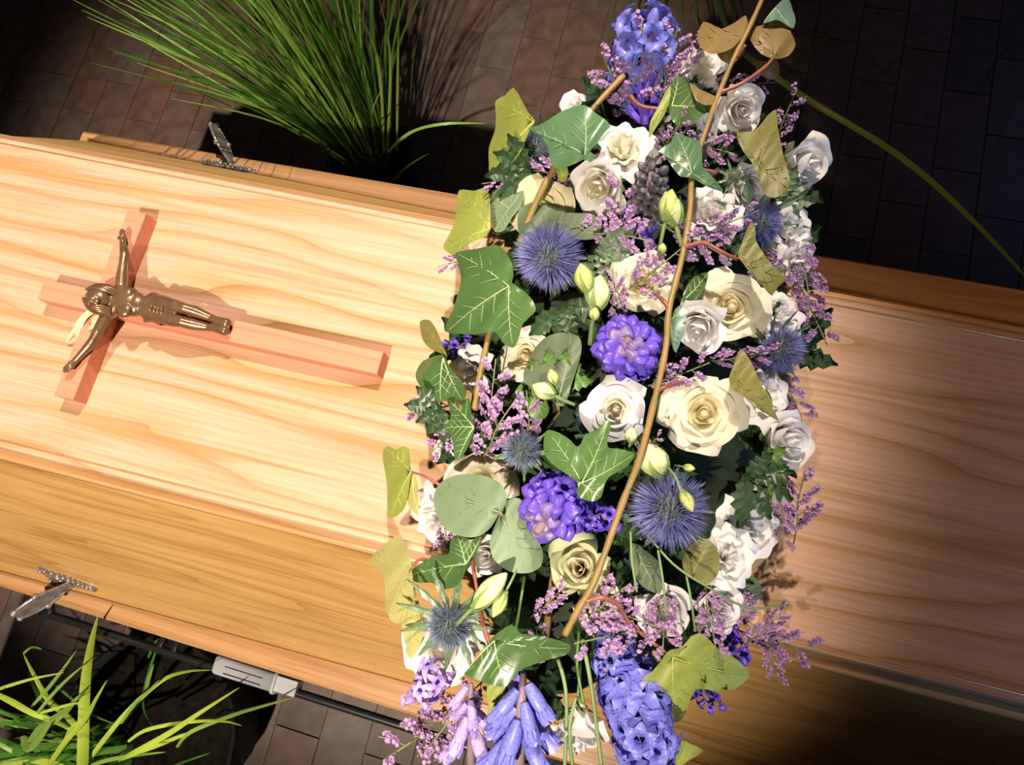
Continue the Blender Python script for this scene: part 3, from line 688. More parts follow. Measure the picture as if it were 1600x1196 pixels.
def hyacinth(px, py, dpx, lpx, ux, uy, mt, label, mode, dz=0.008, tilt=0.45, nfl=30, fsz=0.30, seed=0, budm=None):
    """spike centred at the pixel, pointing along image direction (ux,uy), tilt: share towards the viewer"""
    r = random.Random(seed + 5); P = on(px, py, dz); k = mpp(P)
    Vv = (CAM - P).normalized(); ax = (RIGHT * ux + DOWN * uy)
    if ax.length > 0: ax.normalize()
    ax = (ax * (1 - tilt) + Vv * tilt).normalized()
    R = dpx * 0.5 * k; L = lpx * k
    Mx = frame(P - ax * (L * 0.5), ax, Vv, 1.0)
    t = thing('hyacinth', label, 'flower', Mx, 'blue and violet hyacinths in the arrangement')
    s = MB(); s.tube([(0, 0, -0.03), (0, 0, L * 0.5), (0, 0, L)], [R * 0.22, R * 0.20, R * 0.1], 8); s.build('stem', M['hystem'], t)
    for i in range(nfl):
        f = (i + 0.5) / nfl; a = i * GA + r.uniform(-.2, .2)
        up = -0.25 + 1.15 * f ** 1.5 + r.uniform(-.12, .12)
        if mode == 'hang': up = -1.3 + r.uniform(-.2, .2)
        d = Vector((math.cos(a), math.sin(a), up)).normalized()
        base = Vector((math.cos(a) * R * 0.18, math.sin(a) * R * 0.18, L * f))
        sz = R * {'bud': 0.60, 'hang': 1.5}.get(mode, 0.95) * (1.0 - 0.35 * f) * r.uniform(0.9, 1.1)
        if mode == 'open': me = FLO[0] if f < 0.75 else FLO[1]
        elif mode == 'mixed': me = FLO[1] if f < 0.78 else HBUD
        elif mode == 'hang': me = FLO[2]
        else: me = HBUD
        if me is HBUD: base = Vector((math.cos(a) * R * 0.30, math.sin(a) * R * 0.30, L * f)); sz *= 0.92
        if mode == 'cone':
            ph = math.acos(1 - 1.75 * f); d = Vector((math.sin(ph) * math.cos(a), math.sin(ph) * math.sin(a), math.cos(ph)))
            base = Vector((d.x * R * .42, d.y * R * .42, L * .5 + d.z * L * .20)); sz = R * .52 * r.uniform(.85, 1.15)
            me = HBUD; d = (d + Vector((r.uniform(-.2, .2), r.uniform(-.2, .2), r.uniform(-.1, .2)))).normalized()
            if f > .60: me = FLO[1]; sz *= 1.25
        mm = M[mt]
        if budm and (f > 0.9 if mode != 'cone' else f < .10): mm = M[budm]
        put('floret' if me is not HBUD else 'bud', me, mm, t, frame(base, d, Vector((0, 0, 1)), sz))
    return t
hyacinth(980, 546, 112, 92, .05, -1, 'hy1', 'compact violet-blue hyacinth between the two open roses and the twig', 'cone', .016, .75, 66, seed=1, budm='hybv')
hyacinth(868, 792, 118, 130, -.55, .75, 'hy1', 'large violet-blue hyacinth with open florets beside the eucalyptus leaves', 'cone', .018, .5, 66, seed=2, budm='hybv')
hyacinth(928, 806, 74, 70, 1, .1, 'hy1', 'violet hyacinth florets touching the left of the long twig', 'open', .004, .3, 14, seed=21)
hyacinth(1004, 92, 150, 100, .1, -1, 'hy2', 'blue hyacinth at the very top of the arrangement', 'open', .012, .5, 30, seed=3)
hyacinth(1000, 1120, 150, 120, .25, 1, 'hy2', 'pale blue hyacinth at the bottom right below the pink statice', 'open', .008, .45, 34, seed=4)
hyacinth(815, 1105, 92, 110, .05, -1, 'hy2', 'blue hyacinth with long hanging florets at the bottom edge', 'hang', .012, .10, 11, seed=5)
hyacinth(668, 1072, 76, 62, -.5, .8, 'hy3', 'lilac hyacinth at the lower left over the coffin edge', 'open', .0, .3, 10, seed=6)
hyacinth(736, 1110, 66, 90, .0, -1, 'hy3', 'lilac hyacinth between the two lowest blue and lilac blooms', 'hang', .0, .15, 9, seed=7)
hyacinth(1014, 305, 84, 84, .1, -.9, 'hybud', 'dark budding hyacinth still closed and greenish purple', 'bud', .014, .5, 62, seed=8)
hyacinth(1000, 352, 66, 50, .0, 1, 'hy1', 'deep purple hyacinth florets under the dark budding hyacinth', 'mixed', -.006, .3, 14, seed=9)
hyacinth(716, 542, 42, 40, -.6, .2, 'hy1', 'small violet hyacinth florets at the left edge below the largest ivy leaf', 'mixed', -.01, .3, 10, seed=10)
hyacinth(1106, 1092, 46, 40, .5, .8, 'hy1', 'small violet florets under the pale green ivy leaf at the bottom', 'mixed', -.012, .3, 9, seed=11)
hyacinth(955, 1022, 82, 60, -.2, .6, 'hy2', 'blue hyacinth florets half covered by pink statice near the bottom', 'open', -.01, .4, 16, seed=12)
hyacinth(1004, 175, 52, 66, .1, 1, 'hy1', 'dark blue florets hanging under the topmost hyacinth', 'hang', -.012, .1, 12, seed=13)
hyacinth(1142, 1010, 60, 50, .4, .6, 'hy1', 'dark violet florets beneath the hanging statice at lower right', 'mixed', -.016, .3, 12, seed=14)

# ------------------------------------------------------------------ thistles
def spines(n, seed, zmin):
    r = random.Random(seed); m = MB()
    for i in range(n):
        z = zmin + (1 - zmin) * (i + 0.5) / n; a = i * GA; q = math.sqrt(max(0, 1 - z * z))
        d = Vector((q * math.cos(a) + r.uniform(-.08, .08), q * math.sin(a) + r.uniform(-.08, .08), z + r.uniform(-.05, .12))).normalized()
        l = r.uniform(0.86, 1.08); u = d.orthogonal().normalized(); v_ = d.cross(u); b = d * 0.42; w_ = 0.024
        c = d * (0.42 + 0.3 * (l - .42)) + Vector((0, 0, .02)); e = 0.024
        vs = [b + u * w_, b + (-u * 0.5 + v_ * 0.87) * w_, b + (-u * 0.5 - v_ * 0.87) * w_, d * l]
        m.add(vs, [(0, 1, 3), (1, 2, 3), (2, 0, 3)])
    return m.mesh('spines', False)
SPN = [spines(760, 1, -0.45), spines(620, 2, -0.35), spines(150, 3, -0.5)]
core = MB(); rows = []
for i in range(11):
    a = PI * i / 10
    rows.append([Vector((0.52 * math.sin(a) * math.cos(b), 0.52 * math.sin(a) * math.sin(b), -0.56 * math.cos(a))) * (1 + 0.05 * math.sin(9 * b + i * 2)) for b in [2 * PI * k / 18 for k in range(18)]])
core.grid(rows, True); CORE = core.mesh('head')
def bract_mesh():
    m = MB(); rows = []
    for j in range(8):
        t = j / 7; wd = 0.10 * math.sin(PI * (0.15 + 0.83 * t)) * (1.0 if j % 2 == 0 else 0.62)
        rows.append([Vector((e * wd, t, 0.10 * t * t + 0.03 * abs(e))) for e in (-1, 0, 1)])
    m.grid(rows); return m.mesh('bract', False)
BR = bract_mesh()
def thistle(px, py, rpx, tx, ty, mt, label, dz=.016, sp_=0, nb=9, bl=1.25, bup=0.25):
    P = on(px, py, dz); R = rpx * mpp(P); ax = axis_from(P, tx, ty)
    t = thing('sea_holly_thistle', label, 'thistle', frame(P, ax, DOWN, R), 'spiky blue thistles in the arrangement')
    put('head', CORE, M['thistle_core'], t); s = put('spines', SPN[sp_], M[mt], t); s['kind'] = 'stuff'
    for i in range(nb):
        a = 2 * PI * i / nb + 0.3
        d = Vector((math.cos(a), math.sin(a), bup)).normalized()
        put('bract', BR, M['bract'], t, frame(Vector((math.cos(a) * .3, math.sin(a) * .3, -0.42)), Vector((-math.cos(a) * bup, -math.sin(a) * bup, 1)), d, bl))
    m = MB(); m.tube([(0, 0, -0.4), (0.05, 0, -1.0), (0, 0.1, -1.7)], 0.10, 8); m.build('stem', M['stem'], t)
thistle(858, 402, 58, -.1, .0, 'thistle', 'large blue spiky thistle at upper left of the arrangement', .024, 0, 9, .85)
thistle(1046, 797, 66, .1, .1, 'thistle', 'large blue spiky thistle right of the lower long twig', .024, 0, 9, .85)
thistle(1218, 545, 44, .8, .35, 'thistle', 'blue spiky thistle at the right edge over the wood', .004, 1)
thistle(1188, 350, 40, .45, .2, 'thistle', 'slate blue thistle with dark pointed bracts near the upper right', .010, 1, 9, 1.9, .1)
thistle(702, 978, 42, -.35, .55, 'thistle_dk', 'slate thistle with long green bracts at the lower left', .016, 1, 12, 2.0, -.1)
thistle(815, 705, 34, -.2, -.1, 'thistle_dk', 'small grey thistle above the large open violet hyacinth', .004, 1)
thistle(1146, 276, 17, .1, -.2, 'thistle_gr', 'tiny green round thistle near the upper right', .028, 2, 8, 1.6, .1)
thistle(838, 232, 34, -.4, -.1, 'thistle_dk', 'dark thistle hidden under the glossy upper ivy leaf', -.008, 1)

# ------------------------------------------------------------------ ivy and eucalyptus leaves
IVY = [(0, 1.0), (7, .90), (15, .74), (24, .60), (33, .545), (42, .60), (50, .72), (57, .80), (64, .72), (74, .57), (86, .46), (96, .45), (106, .51), (116, .56), (126, .49), (140, .37), (155, .27), (168, .16), (180, .07)]
IVY3 = [(0, 1.0), (8, .88), (18, .70), (30, .56), (42, .52), (54, .58), (64, .66), (72, .70), (82, .62), (96, .50), (112, .44), (130, .38), (150, .28), (168, .15), (180, .06)]
ROUND = [(0, 1.0), (15, .985), (30, .94), (50, .82), (70, .68), (90, .54), (110, .42), (130, .32), (150, .21), (170, .09), (180, .04)]
def polar(tab, deg):
    deg = abs(deg)
    for (a, r0), (b, r1) in zip(tab[:-1], tab[1:]):
        if a <= deg <= b:
            t = (deg - a) / (b - a); return r0 + (r1 - r0) * t
    return tab[-1][1]
def leaf_z(x, y, curl, fold, cup):
    r2 = x * x + y * y
    return -curl * max(0, y) ** 2 * 0.5 + fold * abs(x) * 0.5 + cup * r2 * 0.25 + 0.018 * math.sin(9 * x + 4 * y) * min(1, 3 * r2)
def leaf_mesh(tab, curl, fold, cup, asym=0.0):
    m = MB(); na = 72; rows = []
    for j in range(7):
        t = max(0.02, j / 6); row = []
        for i in range(na):
            dg = -180 + 360 * i / na; r = polar(tab, dg) * t * (1 + asym * math.copysign(1, dg) * math.sin(math.radians(abs(dg))))
            x = r * math.sin(math.radians(dg)); y = r * math.cos(math.radians(dg)); row.append(Vector((x, y, leaf_z(x, y, curl, fold, cup))))
        rows.append(row)
    m.grid(rows, True); m.f.append(tuple(range(na))); return m.mesh('leaf')
def vein_mesh(tab, curl, fold, cup, asym, lobes, side=3, wd=0.012):
    m = MB()
    def strip(x0, y0, x1, y1, w0, w1):
        n = 6; dx, dy = x1 - x0, y1 - y0; l = math.hypot(dx, dy); nx, ny = -dy / l, dx / l; rows = []
        for k in range(n + 1):
            t = k / n; x = x0 + dx * t; y = y0 + dy * t; w_ = w0 + (w1 - w0) * t; b = 0.04 * l * math.sin(PI * t)
            x += nx * b; y += ny * b
            z = leaf_z(x, y, curl, fold, cup) + 0.007
            rows.append([Vector((x - nx * w_, y - ny * w_, z - 0.009)), Vector((x - nx * w_ * .5, y - ny * w_ * .5, z)), Vector((x + nx * w_ * .5, y + ny * w_ * .5, z)), Vector((x + nx * w_, y + ny * w_, z - 0.009))])
        m.grid(rows)
    for dg in lobes:
        r = polar(tab, dg) * 0.93 * (1 + asym * math.copysign(1, dg) * math.sin(math.radians(abs(dg))))
        a = math.radians(dg); ex, ey = r * math.sin(a), r * math.cos(a); strip(0, 0, ex, ey, wd, wd * 0.25)
        for q in range(side):
            f = 0.30 + 0.2 * q
            for s_ in (-1, 1):
                b = a + s_ * 0.75; sx_, sy_ = ex * f, ey * f
                l = 0.0
                for st in range(12):
                    l2 = l + 0.02; X_, Y_ = sx_ + l2 * math.sin(b), sy_ + l2 * math.cos(b)
                    if math.hypot(X_, Y_) > polar(tab, math.degrees(math.atan2(X_, Y_))) * 0.9 or l2 > 0.20: break
                    l = l2
                if l > 0.05: strip(sx_, sy_, sx_ + l * math.sin(b), sy_ + l * math.cos(b), wd * 0.5, wd * 0.12)
    return m.mesh('veins')
LV = {}
for key, tab, cu, fo, cup, asy, lob in (('a', IVY, .12, .10, .0, .0, (0, 57, -57, 116, -116)), ('b', IVY, .35, -.18, .1, .08, (0, 57, -57, 116, -116)), ('c', IVY3, .2, .30, .0, -.06, (0, 72, -72, 130, -130)),
                                       ('d', IVY3, .5, -.3, .15, .1, (0, 72, -72, 130, -130)), ('fold', IVY, .2, 1.3, .0, .0, (0, 57, -57, 116, -116)), ('e', ROUND, .12, .08, -.1, .0, (0, 40, -40))):
    LV[key] = (leaf_mesh(tab, cu, fo, cup, asy), vein_mesh(tab, cu, fo, cup, asy, lob, 3 if key != 'e' else 0, 0.013 if key != 'e' else 0.008))
VE = {'ivy': 'vein', 'ivy_mid': 'vein', 'ivy_pale': 'vein_p', 'ivy_yellow': 'vein_p', 'ivy_olive': 'vein_o', 'ivy_brown': 'vein_o', 'ivy_teal': 'vein', 'euc': 'euc_vein', 'euc_dk': 'euc_vein', 'leaf_b': 'vein'}
def leaf(parent, jx, jy, tx, ty, wr, key, mt, dz=.02, dzt=None, roll=0.0):
    """leaf with its stalk joint at (jx,jy) and its tip at (tx,ty); wr widens, roll turns it about its midrib"""
    A = on(jx, jy, dz); B = on(tx, ty, dz if dzt is None else dzt)
    Y = (B - A); L = Y.length; Y.normalize(); Vv = (CAM - A).normalized()
    Z = (Vv - Y * Vv.dot(Y)).normalized(); X = Y.cross(Z)
    X2 = X * math.cos(roll) + Z * math.sin(roll); Z2 = X2.cross(Y)
    Mw = Matrix.Translation(A) @ Matrix((X2 * (L * wr), Y * L, Z2 * L)).transposed().to_4x4()
    Mw = parent.matrix_basis.inverted() @ Mw
    me, ve = LV[key]; o = put('leaf', me, M[mt], parent, Mw); put('veins', ve, M[VE[mt]], o); return o
def stem_on(parent, pts, r0, r1, mt, name='stem', n=6):
    P = smoothpath([on(*p) - parent.location for p in pts], n); k = len(P)
    m = MB(); m.tube(P, [(r0 + (r1 - r0) * i / (k - 1)) * (1 + 0.16 * math.sin(i * 1.7) * math.sin(i * .6)) for i in range(k)], 9); return m.build(name, M[mt], parent)
def vine(label, px, py, cat='ivy vine', name='ivy_vine', group='trailing ivy in the arrangement'):
    return thing(name, label, cat, Matrix.Translation(on(px, py, 0)), group)

v = vine('long ochre ivy twig arching down the middle of the flowers', 885, 992)
stem_on(v, [(883, 992, .022), (905, 950, .03), (930, 905, .035), (975, 780, .045), (1000, 715, .048), (1024, 620, .05), (1040, 545, .05), (1046, 480, .05), (1066, 400, .046), (1078, 330, .042), (1082, 270, .035), (1104, 200, .035), (1122, 150, .035), (1145, 95, .04), (1165, 55, .05), (1190, 0, .06), (1200, -30, .06)], 0.0026, 0.0020, 'twig')
for pts in ([(1044, 480, .05), (1034, 468, .048), (1024, 460, .03)], [(1026, 612, .05), (1042, 604, .05), (1066, 598, .035)], [(1068, 386, .046), (1100, 380, .045), (1130, 395, .045), (1152, 405, .04)],
            [(915, 940, .032), (940, 934, .034), (965, 945, .03), (985, 975, .02), (1042, 1022, .015)], [(1125, 145, .035), (1160, 130, .04), (1195, 105, .045), (1208, 90, .045)], [(1150, 90, .04), (1165, 70, .05)],
            [(1085, 262, .038), (1120, 270, .034)], [(985, 150, .02), (1000, 165, .02), (1030, 170, .02)]):
    stem_on(v, pts, 0.0019, 0.0013, 'red', 'petiole')

v2 = vine('short left ivy twig with the largest dark veined leaf', 745, 640)
stem_on(v2, [(742, 640, .01), (748, 600, .02), (757, 555, .025), (768, 510, .025), (790, 455, .03)], 0.0029, 0.0022, 'twig')

v3 = vine('ochre twig climbing to the topmost hyacinth with a glossy ivy leaf', 815, 375)
stem_on(v3, [(812, 380, .0), (832, 330, .012), (852, 288, .02), (880, 240, .02), (925, 172, .025), (975, 118, .03)], 0.0030, 0.0026, 'twig')

v4 = vine('ivy trail with small dark leaves hanging at the left edge', 740, 668)
stem_on(v4, [(740, 668, .012), (722, 640, .012), (700, 590, .01), (690, 545, .006)], 0.0016, 0.0012, 'red')

v5 = vine('ivy trail with yellowing leaves reaching over the wood at lower left', 660, 880)
stem_on(v5, [(700, 900, .006), (665, 875, .010), (648, 880, .012)], 0.0016, 0.0012, 'red')
stem_on(v5, [(690, 760, .006), (665, 745, .012), (643, 738, .014)], 0.0013, 0.0010, 'red', 'petiole')

v6 = vine('ivy trail with dark leaves at the bottom beside the hanging hyacinth', 770, 1020)
stem_on(v6, [(735, 850, .012), (740, 890, .012), (752, 960, .016), (765, 1010, .022)], 0.0016, 0.0013, 'red')

def oleaf(parent, junction, pts, mt, dz=.03, tilt=(0.0, 0.0), droop=.010, vein=True, nsm=3):
    """one leaf: stalk joint and outline given as places on the arrangement, arched over its joint"""
    jx, jy = junction; n = len(pts); out = []
    for i in range(n):
        p0, p1, p2, p3 = (Vector(pts[(i + k) % n]) for k in (-1, 0, 1, 2))
        for k in range(nsm):
            t = k / nsm; out.append(p1.lerp(p2, t) + (p1 - p0 + p2 - p3) * (0.06 * math.sin(PI * t)))
    N = len(out); mxd = max((p - Vector((jx, jy))).length for p in out)
    J = on(jx, jy, dz)
    def P3(x, y):
        q = math.hypot(x - jx, y - jy) / mxd
        h = dz + tilt[0] * (x - jx) * 1e-4 + tilt[1] * (y - jy) * 1e-4 - droop * q * q + 0.0015 * math.sin(x * .16 + y * .11)
        return on(x, y, h) - parent.location
    m = MB(); rows = []
    for j in range(6):
        t = max(.03, j / 5); rows.append([P3(jx + (p.x - jx) * t, jy + (p.y - jy) * t) for p in out])
    m.grid(rows, True); m.f.append(tuple(range(N)))
    o = m.build('leaf', M[mt], parent)
    if not vein: return o
    D = [(p - Vector((jx, jy))).length for p in out]; tips = []
    for i in range(N):
        w_ = [D[(i + k) % N] for k in range(-4, 5)]
        if D[i] == max(w_) and D[i] > .3 * mxd: tips.append(out[i])
    vm = MB()
    def strip(a, b, w0, w1):
        rows = []; d = (b - a); sd = Vector((-d.y, d.x)).normalized()
        for k in range(7):
            t = k / 6; c = a.lerp(b, t) + sd * (d.length * .03 * math.sin(PI * t)); w2 = w0 + (w1 - w0) * t; lift = (CAM - J).normalized() * .0006
            rows.append([P3(*(c - sd * w2)), P3(*c) + lift, P3(*(c + sd * w2))])
        vm.grid(rows)
    Jv = Vector((jx, jy))
    def inside(q):
        c = False; k = N - 1
        for i in range(N):
            a, b = out[i], out[k]
            if (a.y > q.y) != (b.y > q.y) and q.x < (b.x - a.x) * (q.y - a.y) / (b.y - a.y) + a.x: c = not c
            k = i
        return c
    for T_ in tips:
        e = Jv.lerp(T_, .95); strip(Jv, e, 1.15, .35)
        d = (e - Jv); L_ = d.length; d.normalize()
        for q in range(3):
            for sg in (-1, 1):
                st = Jv + d * L_ * (.28 + .2 * q + .05 * sg); a = math.atan2(d.y, d.x) + sg * .85; l = 0
                while l < 28 and inside(st + Vector((math.cos(a), math.sin(a))) * (l + 4)): l += 2
                if l > 6: strip(st, st + Vector((math.cos(a), math.sin(a))) * l, .6, .2)
    vm.build('veins', M[VE[mt]], o); return o
# leaves on the long middle twig
oleaf(v, (1158, 59), [(1089, 59), (1099, 34), (1116, 41), (1128, 45), (1150, 34), (1165, 24), (1168, 39), (1161, 56), (1147, 73), (1128, 82), (1110, 84), (1097, 76)], 'ivy_brown', .045, (0, 2), .012)
oleaf(v, (1158, 70), [(1120, 84), (1139, 79), (1157, 67), (1164, 79), (1150, 96), (1133, 98)], 'ivy_brown', .036)
oleaf(v, (1210, 87), [(1161, 42), (1184, 41), (1198, 37), (1212, 34), (1229, 39), (1237, 53), (1243, 70), (1232, 87), (1212, 92), (1189, 84), (1175, 67), (1167, 53)], 'ivy_brown', .046, (1, -2), .012)
oleaf(v, (1208, 98), [(1178, 96), (1198, 96), (1214, 93), (1218, 112), (1212, 124), (1189, 118)], 'ivy_brown', .030)
oleaf(v, (1212, 12), [(1192, 37), (1206, 17), (1218, 4), (1231, -4), (1239, 17), (1243, 31), (1239, 45), (1226, 37), (1212, 31)], 'ivy_teal', .056, (1, 1))
oleaf(v, (1081, 270), [(1029, 236), (1049, 222), (1057, 209), (1074, 214), (1094, 222), (1097, 245), (1099, 262), (1113, 276), (1129, 298), (1105, 292), (1082, 278), (1063, 276), (1049, 259), (1040, 245)], 'ivy_mid', .042, (-.5, -1), .010)
oleaf(v, (1185, 256), [(1151, 208), (1178, 205), (1195, 186), (1212, 171), (1215, 197), (1220, 222), (1225, 247), (1233, 273), (1232, 295), (1212, 309), (1195, 304), (1187, 281), (1178, 259), (1161, 236)], 'ivy_olive', .034, (2, 0), .010)
oleaf(v, (1156, 403), [(1172, 349), (1180, 356), (1181, 376), (1192, 394), (1203, 410), (1217, 424), (1227, 437), (1215, 449), (1206, 462), (1194, 449), (1183, 428), (1167, 415), (1153, 403), (1158, 383), (1165, 363)], 'ivy_olive', .042, (2, 0), .008)
oleaf(v, (1150, 596), [(1157, 545), (1172, 563), (1181, 582), (1190, 602), (1206, 624), (1208, 640), (1217, 658), (1197, 647), (1179, 636), (1160, 618), (1144, 609), (1139, 591), (1147, 570)], 'ivy_olive', .040, (2, 0), .008)
oleaf(v, (1182, 602), [(1179, 594), (1194, 604), (1206, 622), (1204, 634), (1188, 620), (1180, 608)], 'ivy', .041, (1, 0), .004)
oleaf(v, (1051, 1028), [(993, 1072), (1019, 1050), (1035, 1030), (1047, 1016), (1075, 1010), (1079, 995), (1099, 991), (1117, 1010), (1139, 1022), (1159, 1038), (1171, 1056), (1147, 1078), (1115, 1080), (1087, 1078), (1075, 1106), (1059, 1130), (1035, 1118), (1019, 1090)], 'ivy_pale', .020, (0, -1), .012)
oleaf(v, (1050, 165), [(1046, 135), (1060, 118), (1074, 129), (1085, 152), (1112, 163), (1099, 180), (1071, 196), (1052, 191), (1044, 163)], 'ivy', .026, (-1, 0))
oleaf(v, (1088, 150), [(1077, 129), (1094, 140), (1122, 153), (1110, 164), (1088, 158)], 'ivy_brown', .024, (0, 1), .006)
oleaf(v, (1016, 213), [(1048, 133), (1046, 157), (1038, 180), (1023, 203), (1014, 216), (1016, 191), (1026, 171), (1039, 146)], 'ivy_pale', .034, (0, -2), .004)
oleaf(v, (1072, 466), [(1066, 472), (1074, 445), (1090, 430), (1106, 427), (1101, 450), (1088, 468)], 'ivy', .026)
oleaf(v, (1048, 500), [(1045, 500), (1061, 478), (1073, 488), (1067, 520), (1056, 552), (1048, 530)], 'ivy_teal', .024)
oleaf(v, (909, 755), [(850, 708), (851, 680), (858, 672), (876, 678), (891, 688), (901, 698), (908, 693), (914, 680), (931, 672), (951, 656), (954, 670), (949, 688), (951, 700), (964, 701), (981, 705), (992, 710), (981, 728), (966, 738), (951, 746), (944, 760), (939, 778), (924, 784), (906, 778), (901, 770), (903, 757), (891, 743), (868, 730)], 'ivy', .046, (.5, -1), .012)
# short left twig
oleaf(v2, (795, 447), [(712, 395), (744, 389), (775, 383), (789, 393), (800, 413), (802, 433), (800, 442), (813, 451), (828, 464), (837, 480), (834, 490), (818, 505), (813, 520), (808, 535), (801, 544), (785, 535), (775, 520), (763, 519), (743, 523), (718, 522), (697, 519), (700, 500), (708, 483), (718, 450), (720, 433), (715, 410)], 'ivy', .038, (.5, .6), .012)
# upper left twig
oleaf(v3, (914, 242), [(825, 201), (845, 195), (866, 181), (886, 170), (913, 164), (927, 174), (943, 185), (953, 195), (950, 208), (933, 223), (922, 237), (931, 243), (923, 254), (913, 249), (896, 257), (871, 264), (859, 253), (858, 240), (853, 225), (845, 213)], 'ivy_mid', .048, (0, -1.5), .012)
oleaf(v3, (833, 190), [(802, 137), (813, 153), (820, 170), (836, 189), (828, 200), (820, 215), (815, 235), (800, 255), (783, 268), (766, 274), (764, 255), (764, 230), (773, 205), (775, 180), (774, 158), (788, 150)], 'ivy_pale', .032, (2, 0), .008)
oleaf(v3, (764, 357), [(717, 298), (730, 297), (743, 298), (762, 292), (760, 306), (762, 333), (767, 357), (755, 371), (740, 378), (725, 386), (711, 399), (697, 393), (693, 383), (705, 361), (711, 341), (714, 318)], 'ivy_pale', .014, (1, 1), .008)
oleaf(v3, (876, 262), [(870, 262), (884, 258), (888, 272), (882, 285), (874, 282), (870, 272)], 'ivy_pale', .022)
# left trailing ivy
oleaf(v4, (692, 560), [(650, 582), (660, 565), (676, 558), (692, 555), (702, 572), (716, 590), (729, 612), (722, 627), (706, 620), (688, 629), (668, 616), (652, 597)], 'ivy', .016, (1, .5), .006)
oleaf(v4, (696, 554), [(656, 503), (672, 501), (684, 520), (692, 540), (699, 557), (688, 552), (672, 545), (660, 530)], 'ivy_olive', .012, (1, 1), .004)
oleaf(v4, (740, 668), [(697, 622), (710, 617), (720, 627), (733, 622), (735, 640), (740, 662), (741, 672), (735, 690), (728, 705), (715, 720), (709, 710), (708, 690), (700, 676), (694, 669), (703, 655), (703, 638)], 'ivy', .018, (1, 0), .008)
# yellowing leaves over the wood
oleaf(v5, (642, 737), [(599, 703), (607, 697), (618, 703), (630, 697), (639, 703), (636, 715), (643, 735), (640, 755), (635, 788), (625, 803), (610, 810), (605, 798), (605, 765), (601, 735), (598, 718)], 'ivy_pale', .018, (2, 0), .008)
oleaf(v5, (643, 740), [(643, 738), (652, 753), (653, 776), (654, 806), (638, 788), (636, 765)], 'ivy_yellow', .014, (1, 0), .004)
oleaf(v5, (642, 884), [(620, 838), (635, 848), (639, 867), (643, 883), (641, 897), (651, 936), (632, 946), (607, 961), (602, 946), (602, 924), (598, 902), (585, 889), (578, 875), (594, 856)], 'ivy_yellow', .018, (2, 0), .008)
oleaf(v5, (652, 942), [(607, 961), (629, 946), (654, 939), (657, 968), (661, 996), (643, 1030), (632, 1012), (629, 980), (616, 974)], 'ivy_yellow', .010, (1, 0), .006)
# bottom ivy
oleaf(v6, (727, 882), [(635, 901), (654, 883), (679, 869), (701, 866), (703, 848), (714, 836), (736, 844), (752, 838), (746, 861), (737, 873), (730, 885), (724, 902), (711, 918), (686, 921), (676, 911), (654, 911)], 'ivy', .026, (1, -1), .010)
oleaf(v6, (772, 1002), [(725, 1053), (745, 1037), (761, 1015), (768, 998), (799, 976), (812, 990), (831, 993), (862, 998), (891, 1009), (884, 1024), (859, 1031), (840, 1037), (815, 1046), (802, 1059), (790, 1074), (767, 1070), (749, 1064)], 'ivy', .032, (0, 1), .012)
oleaf(v6, (776, 1075), [(761, 1072), (791, 1075), (780, 1097), (774, 1122), (761, 1131), (763, 1103)], 'ivy_pale', .008)
oleaf(v6, (1040, 1196), [(1059, 1158), (1080, 1164), (1099, 1174), (1078, 1188), (1051, 1203), (1034, 1196)], 'ivy_pale', .004)

def euc(label, leaves, sx, sy):
    t = vine(label, sx, sy, 'eucalyptus', 'eucalyptus_sprig', 'eucalyptus in the arrangement')
    for (j_, pts, mt, dz, tilt, dr) in leaves: oleaf(t, j_, pts, mt, dz, tilt, dr, True)
    m = MB(); P = on(sx, sy, leaves[0][3]) - t.location
    m.tube([P, P - Vector((0, 0, .03)), P - Vector((0.01, 0.01, .06))], 0.0012, 6); m.build('stem', M['twig'], t)
euc('eucalyptus with a big round grey-green leaf facing up at the lower left', [
  ((780, 801), [(679, 770), (688, 755), (705, 745), (728, 741), (756, 744), (778, 753), (790, 768), (791, 786), (780, 803), (768, 823), (751, 837), (728, 840), (700, 830), (685, 811), (678, 788)], 'euc', .036, (.5, .5), .008),
  ((782, 806), [(780, 806), (793, 783), (811, 779), (830, 800), (835, 830), (848, 862), (845, 885), (825, 896), (795, 893), (772, 875), (765, 850), (770, 830)], 'euc', .022, (-1, 0), .008)], 782, 803)
euc('dark eucalyptus leaf curving behind the upper left thistle', [
  ((815, 368), [(813, 372), (811, 326), (835, 320), (861, 322), (893, 333), (918, 333), (936, 340), (941, 348), (931, 372), (906, 375), (860, 378)], 'euc_dk', .012, (0, 1), .006),
  ((795, 326), [(764, 305), (785, 293), (805, 295), (818, 300), (815, 321), (800, 340), (788, 360), (773, 362), (766, 340)], 'euc', .004, (1, 0), .006)], 815, 368)
euc('dark eucalyptus leaf below the upper left thistle, beside the buds', [((870, 630), [(818, 597), (824, 568), (838, 541), (861, 523), (893, 520), (908, 533), (906, 561), (893, 601), (880, 636), (856, 622)], 'euc_dk', .024, (0, 1), .008)], 870, 630)
euc('olive eucalyptus leaf under the lower right thistle', [((1080, 900), [(1117, 853), (1125, 887), (1107, 913), (1075, 901), (1066, 880), (1073, 860), (1095, 841)], 'ivy_olive', .014, (1, 0), .008),
  ((992, 852), [(985, 850), (1007, 860), (1031, 880), (1036, 905), (1031, 928), (1003, 916), (986, 887)], 'euc_dk', .010, (0, 1), .006)], 1080, 900)
euc('small bright green leaf beside the white buds in the middle', [((830, 605), [(806, 612), (815, 600), (832, 603), (850, 620), (858, 640), (850, 655), (830, 652), (812, 635)], 'leaf_b', .010, (1, 1), .006)], 830, 605)
